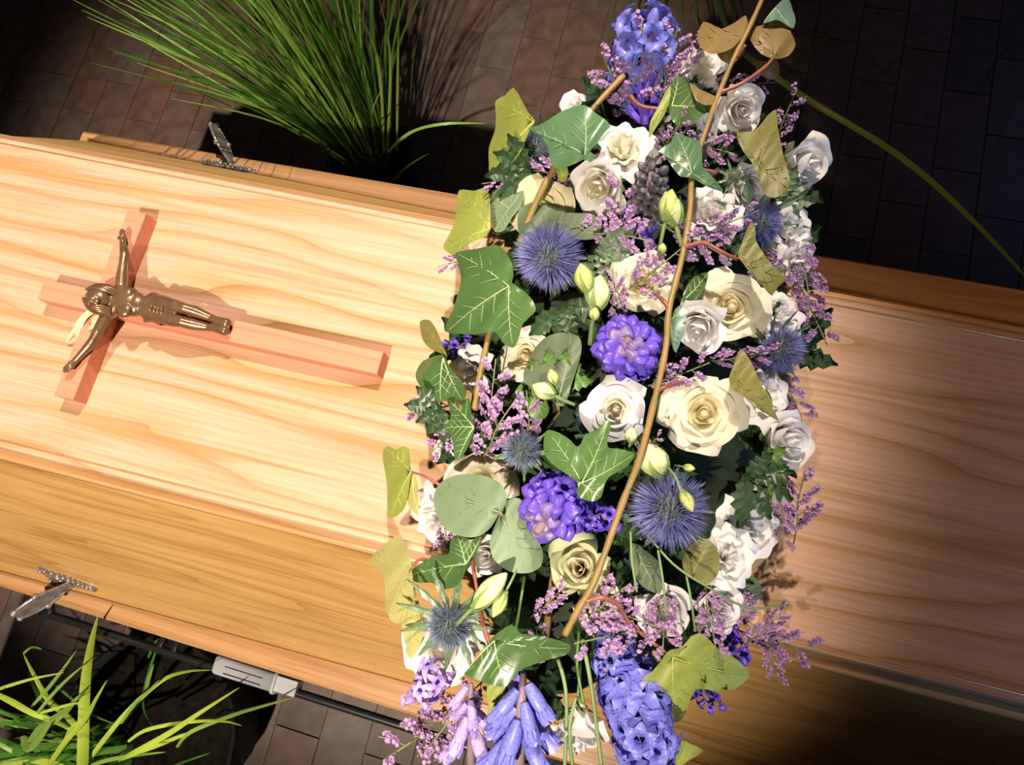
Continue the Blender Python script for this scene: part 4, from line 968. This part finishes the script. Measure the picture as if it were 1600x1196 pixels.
euc('dark rounded leaf at the lower right edge above the coffin wood', [((1160, 935), [(1155, 915), (1170, 898), (1187, 912), (1188, 935), (1167, 945), (1151, 932)], 'euc_dk', .0, (0, 0), .006)], 1160, 935)

# ------------------------------------------------------------------ buds
def bud_mesh():
    m = MB(); rows = []
    for j in range(12):
        t = j / 11; r_ = 0.36 * math.sin(PI * (0.10 + 0.88 * t)) ** 0.85
        rows.append([Vector((r_ * (1 + 0.13 * abs(math.sin(1.5 * a + 2.2 * t))) * math.cos(a), r_ * (1 + 0.13 * abs(math.sin(1.5 * a + 2.2 * t))) * math.sin(a), t * 1.15)) for a in [2 * PI * k / 16 for k in range(16)]])
    m.grid(rows, True); return m.mesh('bud')
BUD = bud_mesh()
cx_ = MB()
for q in range(5):
    a = 2 * PI * q / 5; rows = []
    for j in range(6):
        t = j / 5; rr = 0.14 + 0.28 * math.sin(PI * 0.5 * min(1, t * 1.6)); wd = 0.10 * (1 - t) + 0.01
        rows.append([Vector((rr * math.cos(a) - e * wd * math.sin(a), rr * math.sin(a) + e * wd * math.cos(a), -0.05 + 0.75 * t)) for e in (-1, 0, 1)])
    cx_.grid(rows)
CAL = cx_.mesh('calyx')
def bud(x0, y0, x1, y1, wr, mt, label, dz=.03):
    A = on(x0, y0, dz); B = on(x1, y1, dz + .006); d = B - A; L = d.length / 1.15
    t = thing('flower_bud', label, 'flower bud', frame(A, d, (CAM - A)) @ Matrix.Diagonal((L * wr, L * wr, L, 1)), 'closed lisianthus buds')
    put('bud', BUD, M[mt], t); put('calyx', CAL, M['calyx'], t)
    m = MB(); m.tube(smoothpath([(0, 0, 0.02), (0.02, -0.1, -0.5), (0, -0.5, -1.1)], 4), 0.08, 7); m.build('stem', M['stem'], t)
bud(1056, 352, 1040, 300, 1.0, 'bud', 'paler greenish white bud of the upper pair under the dark budding hyacinth', .035)
bud(1040, 345, 1050, 296, .9, 'bud_y', 'yellow green bud of the upper pair beside the dark hyacinth', .038)
bud(918, 456, 907, 412, 1.0, 'bud_y', 'pointed yellow green bud below the upper left thistle', .04)
bud(930, 484, 938, 430, 1.1, 'bud', 'white green bud left of the cream rose with yellow heart', .03)
bud(928, 500, 930, 480, 1.2, 'bud_y', 'tiny green bud above the compact violet hyacinth', .034)
bud(866, 618, 832, 602, 1.1, 'bud', 'plump white bud pointing left in the middle of the arrangement', .03)
bud(868, 600, 860, 577, 1.1, 'bud_y', 'small yellow green bud above the plump white bud', .03)
bud(742, 948, 792, 896, .62, 'bud', 'long pale green bud beside the lower left dark ivy leaf', .03)
bud(790, 925, 770, 965, .75, 'bud_y', 'green bud pointing down beside the long pale bud', .024)
bud(1066, 768, 1082, 800, .85, 'bud_y', 'yellow bud lying on the lower large thistle', .045)
bud(1068, 730, 1086, 733, .9, 'bud_y', 'tiny yellow bud right of the half open greenish bloom', .035)
bud(985, 690, 988, 668, 1.2, 'bud', 'tiny pale bud touching the middle of the long twig', .045)
bud(1034, 396, 1036, 380, 1.2, 'bud_y', 'tiny green bud above the cream rose with yellow heart', .035)
bud(1030, 742, 1012, 694, 1.35, 'bud', 'half open greenish bloom right of the twig under the largest rose', .03)

# ------------------------------------------------------------------ statice sprigs
def statice_meshes(seed, n, spread, dens):
    r = random.Random(seed); st = MB(); fl_ = MB()
    main = smoothpath([(0, -0.55, -0.25), (0.03, -0.1, -0.05), (0, 0.25, 0.03), (r.uniform(-.08, .08), 0.8, 0.05)], 5)
    st.tube(main, 0.014, 5)
    for q in range(n):
        f = 0.15 + 0.8 * q / n; b = main[int(f * (len(main) - 1))]; a = (1 if q % 2 else -1) * r.uniform(.4, 1.0) * spread
        d = Vector((math.sin(a), math.cos(a), r.uniform(-.15, .45))).normalized(); l = r.uniform(.28, .5) * (1.15 - 0.5 * f)
        p1 = b + d * l * .5; p2 = b + d * l + Vector((0, 0.06, 0.03)); path = smoothpath([b, p1, p2], 4); st.tube(path, 0.009, 4)
        for k in range(dens):
            t = 0.30 + 0.72 * k / dens; c = b + d * (l * t)
            for e in (-1, 1):
                dd = (d * 0.6 + d.orthogonal().normalized() * e * .6 + Vector((0, 0, .75)) + Vector((r.uniform(-.35, .35), r.uniform(-.35, .35), r.uniform(-.2, .3)))).normalized()
                c2 = c + Vector((r.uniform(-.025, .025), r.uniform(-.025, .025), 0))
                u = dd.orthogonal().normalized(); w_ = dd.cross(u); hs = r.uniform(.056, .08)
                ring0 = [c2 + (u * math.cos(x) + w_ * math.sin(x)) * hs * .18 for x in [2 * PI * z / 5 for z in range(5)]]
                ring1 = [c2 + dd * hs * .9 + (u * math.cos(x) + w_ * math.sin(x)) * hs * .50 for x in [2 * PI * z / 5 + .3 for z in range(5)]]
                n0 = len(fl_.v); fl_.grid([ring0, ring1], True); fl_.add([c2 + dd * hs * .72], []); cc = len(fl_.v) - 1
                for z in range(5): fl_.f.append((n0 + 5 + z, n0 + 5 + (z + 1) % 5, cc))
    return st.mesh('stem'), fl_.mesh('blossoms', False)
STA = [statice_meshes(1, 11, 1.0, 8), statice_meshes(2, 12, 1.2, 8), statice_meshes(3, 9, .7, 9), statice_meshes(4, 11, 1.3, 6)]
def statice(px, py, lpx, ux, uy, label, dz=.012, var=0, wr=1.0, tint='statice'):
    """sprig centred on the pixel, pointing along image direction (ux,uy)"""
    P = on(px, py, dz); k = mpp(P); Vv = (CAM - P).normalized(); Y = (RIGHT * ux + DOWN * uy).normalized()
    Y = (Y + Vv * 0.25).normalized(); Z = (Vv - Y * Vv.dot(Y)).normalized(); L = lpx * k / 0.9
    X = Y.cross(Z)
    Mx = Matrix.Translation(P - Y * L * .42) @ Matrix((X * L * wr, Y * L, Z * L)).transposed().to_4x4()
    t = thing('statice_sprig', label, 'flower sprig', Mx, 'lilac statice sprigs between the flowers')
    put('stem', STA[var][0], M['statice_stem'], t); b = put('blossoms', STA[var][1], M[tint], t); b['kind'] = 'stuff'
STAT = [
 (972, 318, 100, .1, -1, 'lilac statice below the white cupped rose and left of the dark budding hyacinth', .012, 0, .8),
 (985, 368, 90, 1, .1, 'lilac statice right of the upper left thistle', .012, 1, .9),
 (962, 452, 80, -.1, -1, 'lilac statice along the left of the cream rose with yellow heart', .012, 2, .7),
 (1050, 402, 90, .7, -.5, 'lilac statice on the long twig above the large cream rose', .03, 3, .9),
 (1108, 385, 84, .9, .4, 'lilac statice around the red stalk of the olive ivy leaf', .016, 1, .8),
 (1152, 344, 80, .9, -.3, 'lilac statice below the white crumpled bloom', .018, 0, .7),
 (1075, 582, 86, 1, -.3, 'lilac statice between the two largest cream roses', .016, 0, .8),
 (1180, 556, 84, 1, -.1, 'lilac statice above the hanging olive ivy leaf', .012, 2, .7),
 (772, 600, 96, .2, -1, 'pale lilac statice right of the short left twig', .016, 0, .8),
 (785, 652, 90, .4, -.8, 'pale lilac statice above the small grey thistle', .014, 1, .9),
 (826, 642, 80, .0, -1, 'pale lilac statice left of the small bright green leaf', .010, 2, .9),
 (668, 640, 78, -.9, .1, 'lilac statice at the left edge under the small dark ivy leaves', .0, 3, .9),
 (690, 690, 70, -.7, .6, 'lilac statice above the tiny white petal at the left edge', .0, 0, .8),
 (782, 282, 74, -1, .1, 'lilac statice pointing left above the pale green ivy leaf', .0, 2, .7),
 (835, 268, 74, -1, -.1, 'lilac statice under the glossy upper ivy leaf', -.004, 1, .7),
 (1262, 440, 92, .3, 1, 'dark lilac statice below the small white bloom at the right edge', .0, 1, .8),
 (1275, 505, 92, .35, 1, 'dark lilac statice tip hanging over the wood at the right edge', -.004, 0, .8),
 (1225, 420, 70, 1, .3, 'dark lilac statice between the olive ivy leaf and the right edge', .004, 3, .8),
 (1248, 640, 80, .5, 1, 'lilac statice above the white rose with a leaf shadow', -.006, 1, .8),
 (1248, 770, 90, .1, -1, 'purple statice at the right edge under the leaf-shadowed rose', -.012, 1, .9),
 (1222, 825, 80, -.1, 1, 'purple statice hanging at the right edge above its dark shadow', -.016, 0, .8),
 (958, 930, 84, .6, -.6, 'pink statice at the red stalk near the lower twig end', .014, 1, .9),
 (935, 996, 100, -1, .1, 'pink statice below the flat cream rose', .012, 0, .9),
 (1000, 972, 94, .7, .3, 'pink statice left of the white cupped rose near the bottom', .016, 3, .9),
 (1038, 988, 80, .1, 1, 'pale pink statice above the pale green ivy leaf', .018, 1, .9),
 (1112, 985, 84, .1, 1, 'pale pink statice hanging under the white cupped bloom at lower right', .014, 2, 1.0),
 (1170, 970, 70, .5, .9, 'greyish statice right of the white cupped bloom at lower right', .010, 3, .9),
 (1215, 965, 70, .6, -.5, 'thin curled statice at the lower right over the wood', .004, 2, .7),
 (1235, 1010, 100, .9, .3, 'greyish lilac statice reaching farthest over the wood at lower right', .0, 0, .8),
 (1210, 1040, 70, .2, 1, 'small statice tip just above the coffin moulding', -.004, 2, .8),
 (640, 1160, 110, -1, .55, 'pale pink statice spray reaching past the coffin at the bottom left', -.03, 3, 1.0),
 (690, 1140, 100, -.7, .8, 'pale pink statice spray below the lilac hyacinth', -.03, 3, .9),
 (1232, 172, 74, .5, -1, 'lilac statice fork over black background at the upper right', .006, 3, .8),
 (1180, 132, 70, 1, .0, 'lilac statice above the white half-closed rose', .004, 0, .7),
 (1120, 232, 80, .7, .1, 'lilac statice right of the green veined ivy leaf', .010, 1, .8),
 (1058, 200, 64, .6, -.8, 'lilac statice fork left of the flat white petals', .02, 3, .8),
 (955, 120, 92, -.5, -.8, 'pink statice left of the topmost hyacinth', .012, 1, .9),
 (1000, 72, 92, .2, -1, 'pink statice in front of the topmost hyacinth', .034, 3, 1.0),
 (1052, 80, 88, .3, -1, 'pink statice at the right of the topmost hyacinth', .026, 0, .8),
 (1085, 80, 60, .5, -.7, 'brownish statice beside the upper brown ivy leaf', .016, 2, .8),
 (870, 930, 64, .7, -.6, 'small lilac statice left of the flat cream rose', .008, 2, .8),
 (840, 985, 70, .3, -1, 'small lilac statice above the long bottom ivy leaf', .006, 3, .7),
 (690, 860, 70, -.3, 1, 'lilac statice beside the white frilled bloom at the left edge', -.002, 3, .7),
 (708, 410, 64, -1, .2, 'lilac statice tip behind the largest dark ivy leaf', -.006, 2, .7),
 (1022, 690, 46, .6, -.6, 'tiny lilac statice on the half open greenish bloom', .036, 3, .7),
]
for (px, py, l, ux, uy, lb_, dz, va, wr) in STAT: statice(px, py, l, ux, uy, lb_, dz, va, wr)

# thin bare stems hanging among the lower blooms
def bare(label, pts, r=0.0009, mt='stem'):
    P = [on(*p) for p in pts]; o = Matrix.Translation(P[0])
    m = MB(); m.tube(smoothpath([p - P[0] for p in P], 7), r, 6); s = m.build('trailing_stalk', M[mt], None, o); tag(s, label, 'stalk', 'bare stalks in the arrangement')
bare('thin green stem running right from under the lower thistle', [(1000, 820, .02), (1050, 880, .034), (1110, 920, .034), (1170, 950, .02), (1230, 945, .01)])
bare('thin green stem hanging down left of the olive eucalyptus leaf', [(985, 830, .02), (988, 880, .03), (995, 925, .028)])
bare('thin green stem hanging over the white cupped rose', [(1028, 860, .034), (1036, 910, .034), (1040, 965, .028)])
bare('thin green stem hanging between the two white cupped blooms', [(1072, 898, .034), (1080, 940, .034), (1086, 985, .026)])
bare('curved green stem looping down to the yellow bud', [(1036, 722, .03), (1055, 745, .045), (1064, 770, .046)])
bare('green stem beside the white trumpet bloom at the bottom', [(910, 1000, .016), (925, 1080, .014), (940, 1200, .01)], .0016)
bare('green stem crossing the white trumpet bloom at the bottom', [(900, 1090, .02), (890, 1140, .02), (896, 1210, .016)], .0013)
bare('dark stem slanting behind the lower end of the long twig', [(868, 880, -.01), (860, 940, -.004), (852, 1000, .0)], .0030, 'twig')
bare('thin dark green stem in the gap above the bottom ivy leaf', [(820, 900, -.01), (812, 950, .0), (806, 985, .004)], .0012, 'leaf_b')
bare('thin green stem in the gap below the twig end', [(905, 985, .0), (902, 1040, .008), (912, 1100, .01)], .0012, 'leaf_b')
bare('dark green stem left of the white trumpet bloom', [(872, 1030, .012), (885, 1090, .012), (882, 1210, .008)], .0015)

# ------------------------------------------------------------------ dark filler greenery
def filler_mesh():
    m = MB(); rows = []
    for j in range(11):
        t = j / 10; wd = (0.26 * math.sin(PI * (0.06 + 0.92 * t))) * (1.0 if j % 2 == 0 else 0.60) + 0.01
        rows.append([Vector((e * wd, t, 0.12 * t * (1 - t) + 0.08 * abs(e))) for e in (-1, 0, 1)])
    m.grid(rows); return m.mesh('leaf', False)
FM = filler_mesh()
r_ = random.Random(77)
fil = []
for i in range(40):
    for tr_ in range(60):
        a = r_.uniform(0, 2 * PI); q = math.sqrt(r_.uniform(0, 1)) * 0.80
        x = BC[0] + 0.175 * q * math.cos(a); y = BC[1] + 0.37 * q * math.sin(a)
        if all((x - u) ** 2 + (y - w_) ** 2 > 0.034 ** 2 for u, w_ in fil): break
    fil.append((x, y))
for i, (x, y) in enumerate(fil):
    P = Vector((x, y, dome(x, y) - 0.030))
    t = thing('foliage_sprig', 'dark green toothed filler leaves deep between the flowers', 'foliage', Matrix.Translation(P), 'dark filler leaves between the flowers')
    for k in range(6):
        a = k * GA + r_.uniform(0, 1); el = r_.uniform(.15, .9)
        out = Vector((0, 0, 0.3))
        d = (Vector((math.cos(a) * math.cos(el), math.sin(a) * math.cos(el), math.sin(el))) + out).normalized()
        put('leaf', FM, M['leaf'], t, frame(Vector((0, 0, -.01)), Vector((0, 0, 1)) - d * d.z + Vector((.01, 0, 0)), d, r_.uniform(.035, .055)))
# bright toothed leaves that show
for (px, py, ux, uy, l, mt, label) in ((1165, 745, .6, .3, 80, 'leaf', 'dark toothed leaves right of the lower large thistle'), (1180, 730, .9, .6, 60, 'leaf_b', 'green toothed leaf under the leaf-shadowed rose'), (870, 600, .3, -1, 70, 'leaf_b', 'green toothed leaves around the plump white bud'),
                                       (935, 390, .4, .3, 80, 'bract', 'grey-green feathery leaf right of the upper left thistle'), (690, 640, -.6, .3, 60, 'leaf', 'dark feathery leaves at the left edge under the ivy'), (825, 262, -1, .2, 70, 'leaf', 'dark pointed leaves under the glossy upper ivy leaf'),
                                       (1215, 310, 1, .1, 60, 'bract', 'green sepals below the white rose standing out at upper right'), (880, 480, .2, .6, 70, 'leaf', 'dark crinkled leaves below the upper left thistle')):
    P = on(px, py, .006); k = mpp(P); t = thing('foliage_sprig', label, 'foliage', Matrix.Translation(P), 'toothed leaves showing between the flowers')
    Y0 = (RIGHT * ux + DOWN * uy).normalized(); Vv = (CAM - P).normalized()
    for q in range(5):
        a = (q - 2) * 0.6; d = Y0 * math.cos(a) + Vv.cross(Y0) * math.sin(a) + Vv * r_.uniform(0, .3); d.normalize()
        put('leaf', FM, M[mt], t, frame(Vector((0, 0, 0)), Vv - d * Vv.dot(d), d, l * k * r_.uniform(.7, 1.0)))

# ------------------------------------------------------------------ artificial grass plants
def blade(parent, pts, wd, mt):
    P = smoothpath([Vector(p) - parent.location for p in pts], 5); m = MB(); rows = []; n = len(P) - 1
    ref = None
    for i, p in enumerate(P):
        t = i / n; d = (P[min(i + 1, n)] - P[max(i - 1, 0)]).normalized()
        tocam = (CAM - (p + parent.location)).normalized()
        sd = d.cross(tocam + parent_tw) ; sd.normalize()
        if ref is not None and sd.dot(ref) < 0: sd = -sd
        ref = sd; nn = sd.cross(d); ww = wd * (1 - t ** 3) * (0.65 + 0.35 * min(1, 4 * t)) + 0.0003
        rows.append([p + sd * ww, p + nn * ww * .35, p - sd * ww])
    m.grid(rows); return m.build('blade', M[mt], parent)
parent_tw = Vector((0.2, 0.3, 0.1))
def potted_grass(label, B, pot_r=0.09, pot_h=0.16):
    t = thing('potted_grass', label, 'grass plant', Matrix.Translation(B), 'ornamental grass plants around the coffin')
    m = MB(); rows = []
    for (r, z) in ((pot_r * .8, 0.0005), (pot_r, pot_h), (pot_r * 1.05, pot_h), (pot_r * 1.05, pot_h - .015), (pot_r * .93, pot_h - .015), (pot_r * .90, pot_h - .04)):
        rows.append([Vector((r * math.cos(a), r * math.sin(a), z)) for a in [2 * PI * k / 24 for k in range(24)]])
    m.grid(rows, True); m.f.append(tuple(range(23, -1, -1))); m.build('pot', M['pot'], t)
    m = MB(); rows = []
    for (r, z) in ((pot_r * .93, pot_h - .035), (pot_r * .6, pot_h - .025), (pot_r * .3, pot_h - .02), (0.001, pot_h - .018)):
        rows.append([Vector((r * math.cos(a), r * math.sin(a), z + .003 * math.sin(5 * a))) for a in [2 * PI * k / 24 for k in range(24)]])
    m.grid(rows, True); m.build('soil', M['soil'], t); return t
r_ = random.Random(5)
B = at(590, 262, 0.10); B.z = 0
g1 = potted_grass('tall green ornamental grass behind the coffin, left of the flowers', B)
for i in range(190):
    a = r_.uniform(0, 2 * PI); b0 = B + Vector((math.cos(a) * .05, math.sin(a) * .05, .15)) 
    h = r_.uniform(.45, .80); out = r_.uniform(.02, .26); a2 = a + r_.uniform(-.9, .9)
    if r_.random() < .35: a2 = PI + r_.uniform(-.8, .8)
    tip = b0 + Vector((math.cos(a2) * out, math.sin(a2) * out, h))
    mid = b0.lerp(tip, .5) + Vector((-math.cos(a2) * .02, -math.sin(a2) * .02, .03))
    blade(g1, [b0, mid, tip], r_.uniform(.0014, .0030), r_.choice(('grass', 'grass', 'grass', 'grass_l')))
for (x0, y0, x1, y1, x2, y2, w_) in ((540, 250, 400, 165, 200, 50, .0020), (520, 240, 400, 150, 150, -10, .0022), (530, 235, 400, 125, 175, -15, .0020), (530, 230, 420, 130, 205, -10, .0020), (540, 230, 430, 120, 240, -10, .0018), (545, 235, 440, 120, 292, -10, .0022), (550, 240, 450, 100, 310, -10, .0026), (360, 166, 300, 140, 231, 114, .0014),
                                     (560, 240, 470, 110, 355, -10, .0030), (570, 240, 490, 110, 395, -10, .0032), (575, 240, 500, 90, 420, -10, .003), (580, 240, 520, 90, 450, -10, .003), (590, 240, 560, 90, 500, -10, .003), (600, 240, 590, 90, 540, -10, .003), (605, 235, 610, 90, 590, -10, .003), (620, 235, 622, 90, 624, -10, .0025), (640, 180, 648, 80, 675, 0, .0010)):
    blade(g1, [at(x0, y0, .28), at(x1, y1, .52), at(x2, y2, .72)], w_, r_.choice(('grass', 'grass_l', 'grass_l')))
blade(g1, [at(606, 238, .36), at(640, 208, .44), at(690, 194, .5), at(760, 193, .46)], .003, 'grass_l')
blade(g1, [at(614, 282, .3), at(640, 258, .36), at(670, 240, .38)], .002, 'grass')
B = at(1085, -60, 0.0); B.z = 0
g2 = potted_grass('green ornamental grass behind the topmost hyacinth', B)
for i in range(70):
    a = r_.uniform(0, 2 * PI); b0 = B + Vector((math.cos(a) * .05, math.sin(a) * .05, .15)); h = r_.uniform(.3, .55); out = r_.uniform(.05, .28); a2 = a + r_.uniform(-.6, .6)
    tip = b0 + Vector((math.cos(a2) * out, math.sin(a2) * out - .12, h * .8)); mid = b0.lerp(tip, .5) + Vector((0, 0, .06))
    blade(g2, [b0, mid, tip], r_.uniform(.002, .0034), r_.choice(('grass', 'grass', 'grass_l')))
for x0, x1, x2 in ((985, 975, 960), (1000, 995, 985), (1020, 1018, 1010), (1040, 1042, 1040), (1055, 1065, 1070), (1075, 1085, 1095), (1100, 1110, 1118), (1120, 1140, 1150)):
    blade(g2, [B + Vector((0, 0, .15)), at(x1, -20, .34), at(x2, 45, .40)], .0032, r_.choice(('grass', 'grass_l')))
blade(g2, [B + Vector((.02, 0, .15)), at(1130, 30, .52), at(1220, 126, .62), at(1400, 240, .62), at(1510, 335, .58), at(1600, 430, .5), at(1625, 460, .45)], .0046, 'grass_l')
for (a0, a1, a2) in (((1230, 110), (1290, 60), (1330, 20)), ((1240, 90), (1290, 40), (1330, 0)), ((1370, 120), (1440, 60), (1500, -10)), ((1250, 130), (1300, 80), (1350, 20)), ((1540, 120), (1575, 70), (1600, 20))):
    blade(g2, [at(*a0, .2), at(*a1, .3), at(*a2, .32)], .0014, 'grass')
# near plant
B = at(225, 1150, 0.20); B.z = 0
g3 = potted_grass('yellow-green broad leaved grass at the bottom left in front of the coffin', B, .17, .20)
S = 3.02
def gb(pts, z0, z1, w_, mt):
    n = len(pts) - 1
    blade(g3, [at(x / S, y / S + 800, z0 + (z1 - z0) * i / n) for i, (x, y) in enumerate(pts)], w_, mt)
for pts, z0, z1, w_, mt in (
 ([(385, 1330), (390, 1190), (400, 850), (425, 650), (462, 490)], .3, .56, .0088, 'grass_y'),
 ([(420, 1100), (330, 980), (230, 890), (160, 770), (110, 670)], .32, .5, .0045, 'grass_y'),
 ([(-60, 860), (0, 835), (150, 790), (300, 760)], .4, .5, .0026, 'grass_y'),
 ([(150, 920), (230, 830), (300, 740), (360, 655)], .4, .52, .0026, 'grass_l'),
 ([(160, 970), (250, 860), (330, 780), (400, 722)], .4, .5, .0024, 'grass_l'),
 ([(200, 1250), (290, 1110), (400, 980), (450, 890), (505, 795)], .35, .52, .0040, 'grass_y'),
 ([(380, 1230), (450, 1130), (600, 945), (760, 800), (880, 755), (1000, 748)], .32, .5, .0038, 'grass_y'),
 ([(560, 1170), (640, 1135), (800, 1045), (950, 945), (1130, 830)], .36, .5, .0046, 'grass_y'),
 ([(835, 1112), (900, 1040), (1100, 960), (1250, 915), (1385, 878)], .36, .5, .0030, 'grass_l'),
 ([(605, 1085), (680, 1035), (800, 1005), (950, 988), (1060, 990), (1140, 1010)], .36, .44, .0028, 'grass_y'),
 ([(570, 1000), (640, 900), (700, 850), (752, 795)], .4, .5, .0028, 'grass_l'),
 ([(738, 650), (690, 800), (675, 900), (690, 965), (725, 1020)], .4, .3, .0018, 'grass'),
 ([(-20, 860), (60, 900), (150, 950), (300, 1010), (420, 1090)], .46, .36, .0045, 'grass_y'),
 ([(130, 1110), (200, 1020), (300, 950), (380, 860)], .34, .46, .0075, 'grass_l'),
 ([(190, 950), (260, 930), (330, 910), (385, 900)], .42, .46, .0024, 'grass_y'),
 ([(-20, 1000), (80, 1000), (180, 1010), (300, 1060)], .36, .36, .0035, 'grass'),
 ([(-20, 1150), (120, 1120), (250, 1110), (480, 1100)], .34, .36, .0085, 'grass'),
 ([(-20, 1180), (150, 1150), (300, 1160), (420, 1150)], .33, .36, .0085, 'grass'),
 ([(200, 1230), (300, 1100), (340, 1020), (420, 960)], .33, .42, .0045, 'grass_y'),
 ([(420, 1200), (520, 1170), (640, 1150), (780, 1135)], .34, .40, .0032, 'grass_l'),
 ([(820, 1200), (900, 1170), (990, 1140)], .32, .36, .0016, 'grass'),
 ([(620, 1150), (750, 1100), (850, 1060), (940, 1030)], .34, .40, .0034, 'grass_y'),
 ([(110, 1060), (130, 1120), (180, 1080), (240, 1000)], .34, .42, .0060, 'grass_l'),
 ([(-20, 1210), (100, 1190), (250, 1190), (350, 1240)], .34, .36, .0080, 'grass_y'),
 ([(260, 1230), (400, 1150), (560, 1120), (600, 1100)], .33, .36, .0060, 'grass'),
 ([(240, 800), (300, 850), (420, 950), (560, 1010)], .36, .36, .0020, 'grass'),
 ([(110, 670), (150, 640), (200, 650)], .5, .5, .0016, 'grass'),
 ([(700, 690), (720, 640), (745, 600)], .4, .42, .0020, 'grass'),
 ([(690, 860), (700, 800), (725, 720)], .4, .44, .0028, 'grass_l')): gb(pts, z0, z1, w_, mt)
for i in range(70):
    a = r_.uniform(0, 2 * PI); b0 = B + Vector((math.cos(a) * .05 - .07, math.sin(a) * .05 - .05, .18)); h = r_.uniform(.08, .22); out = r_.uniform(.06, .20); a = r_.uniform(2.6, 5.2)
    tip = b0 + Vector((math.cos(a) * out, math.sin(a) * out, h)); mid = b0.lerp(tip, .5) + Vector((0, 0, .06))
    blade(g3, [b0, mid, tip], r_.uniform(.003, .007), r_.choice(('grass', 'grass', 'grass_l')))
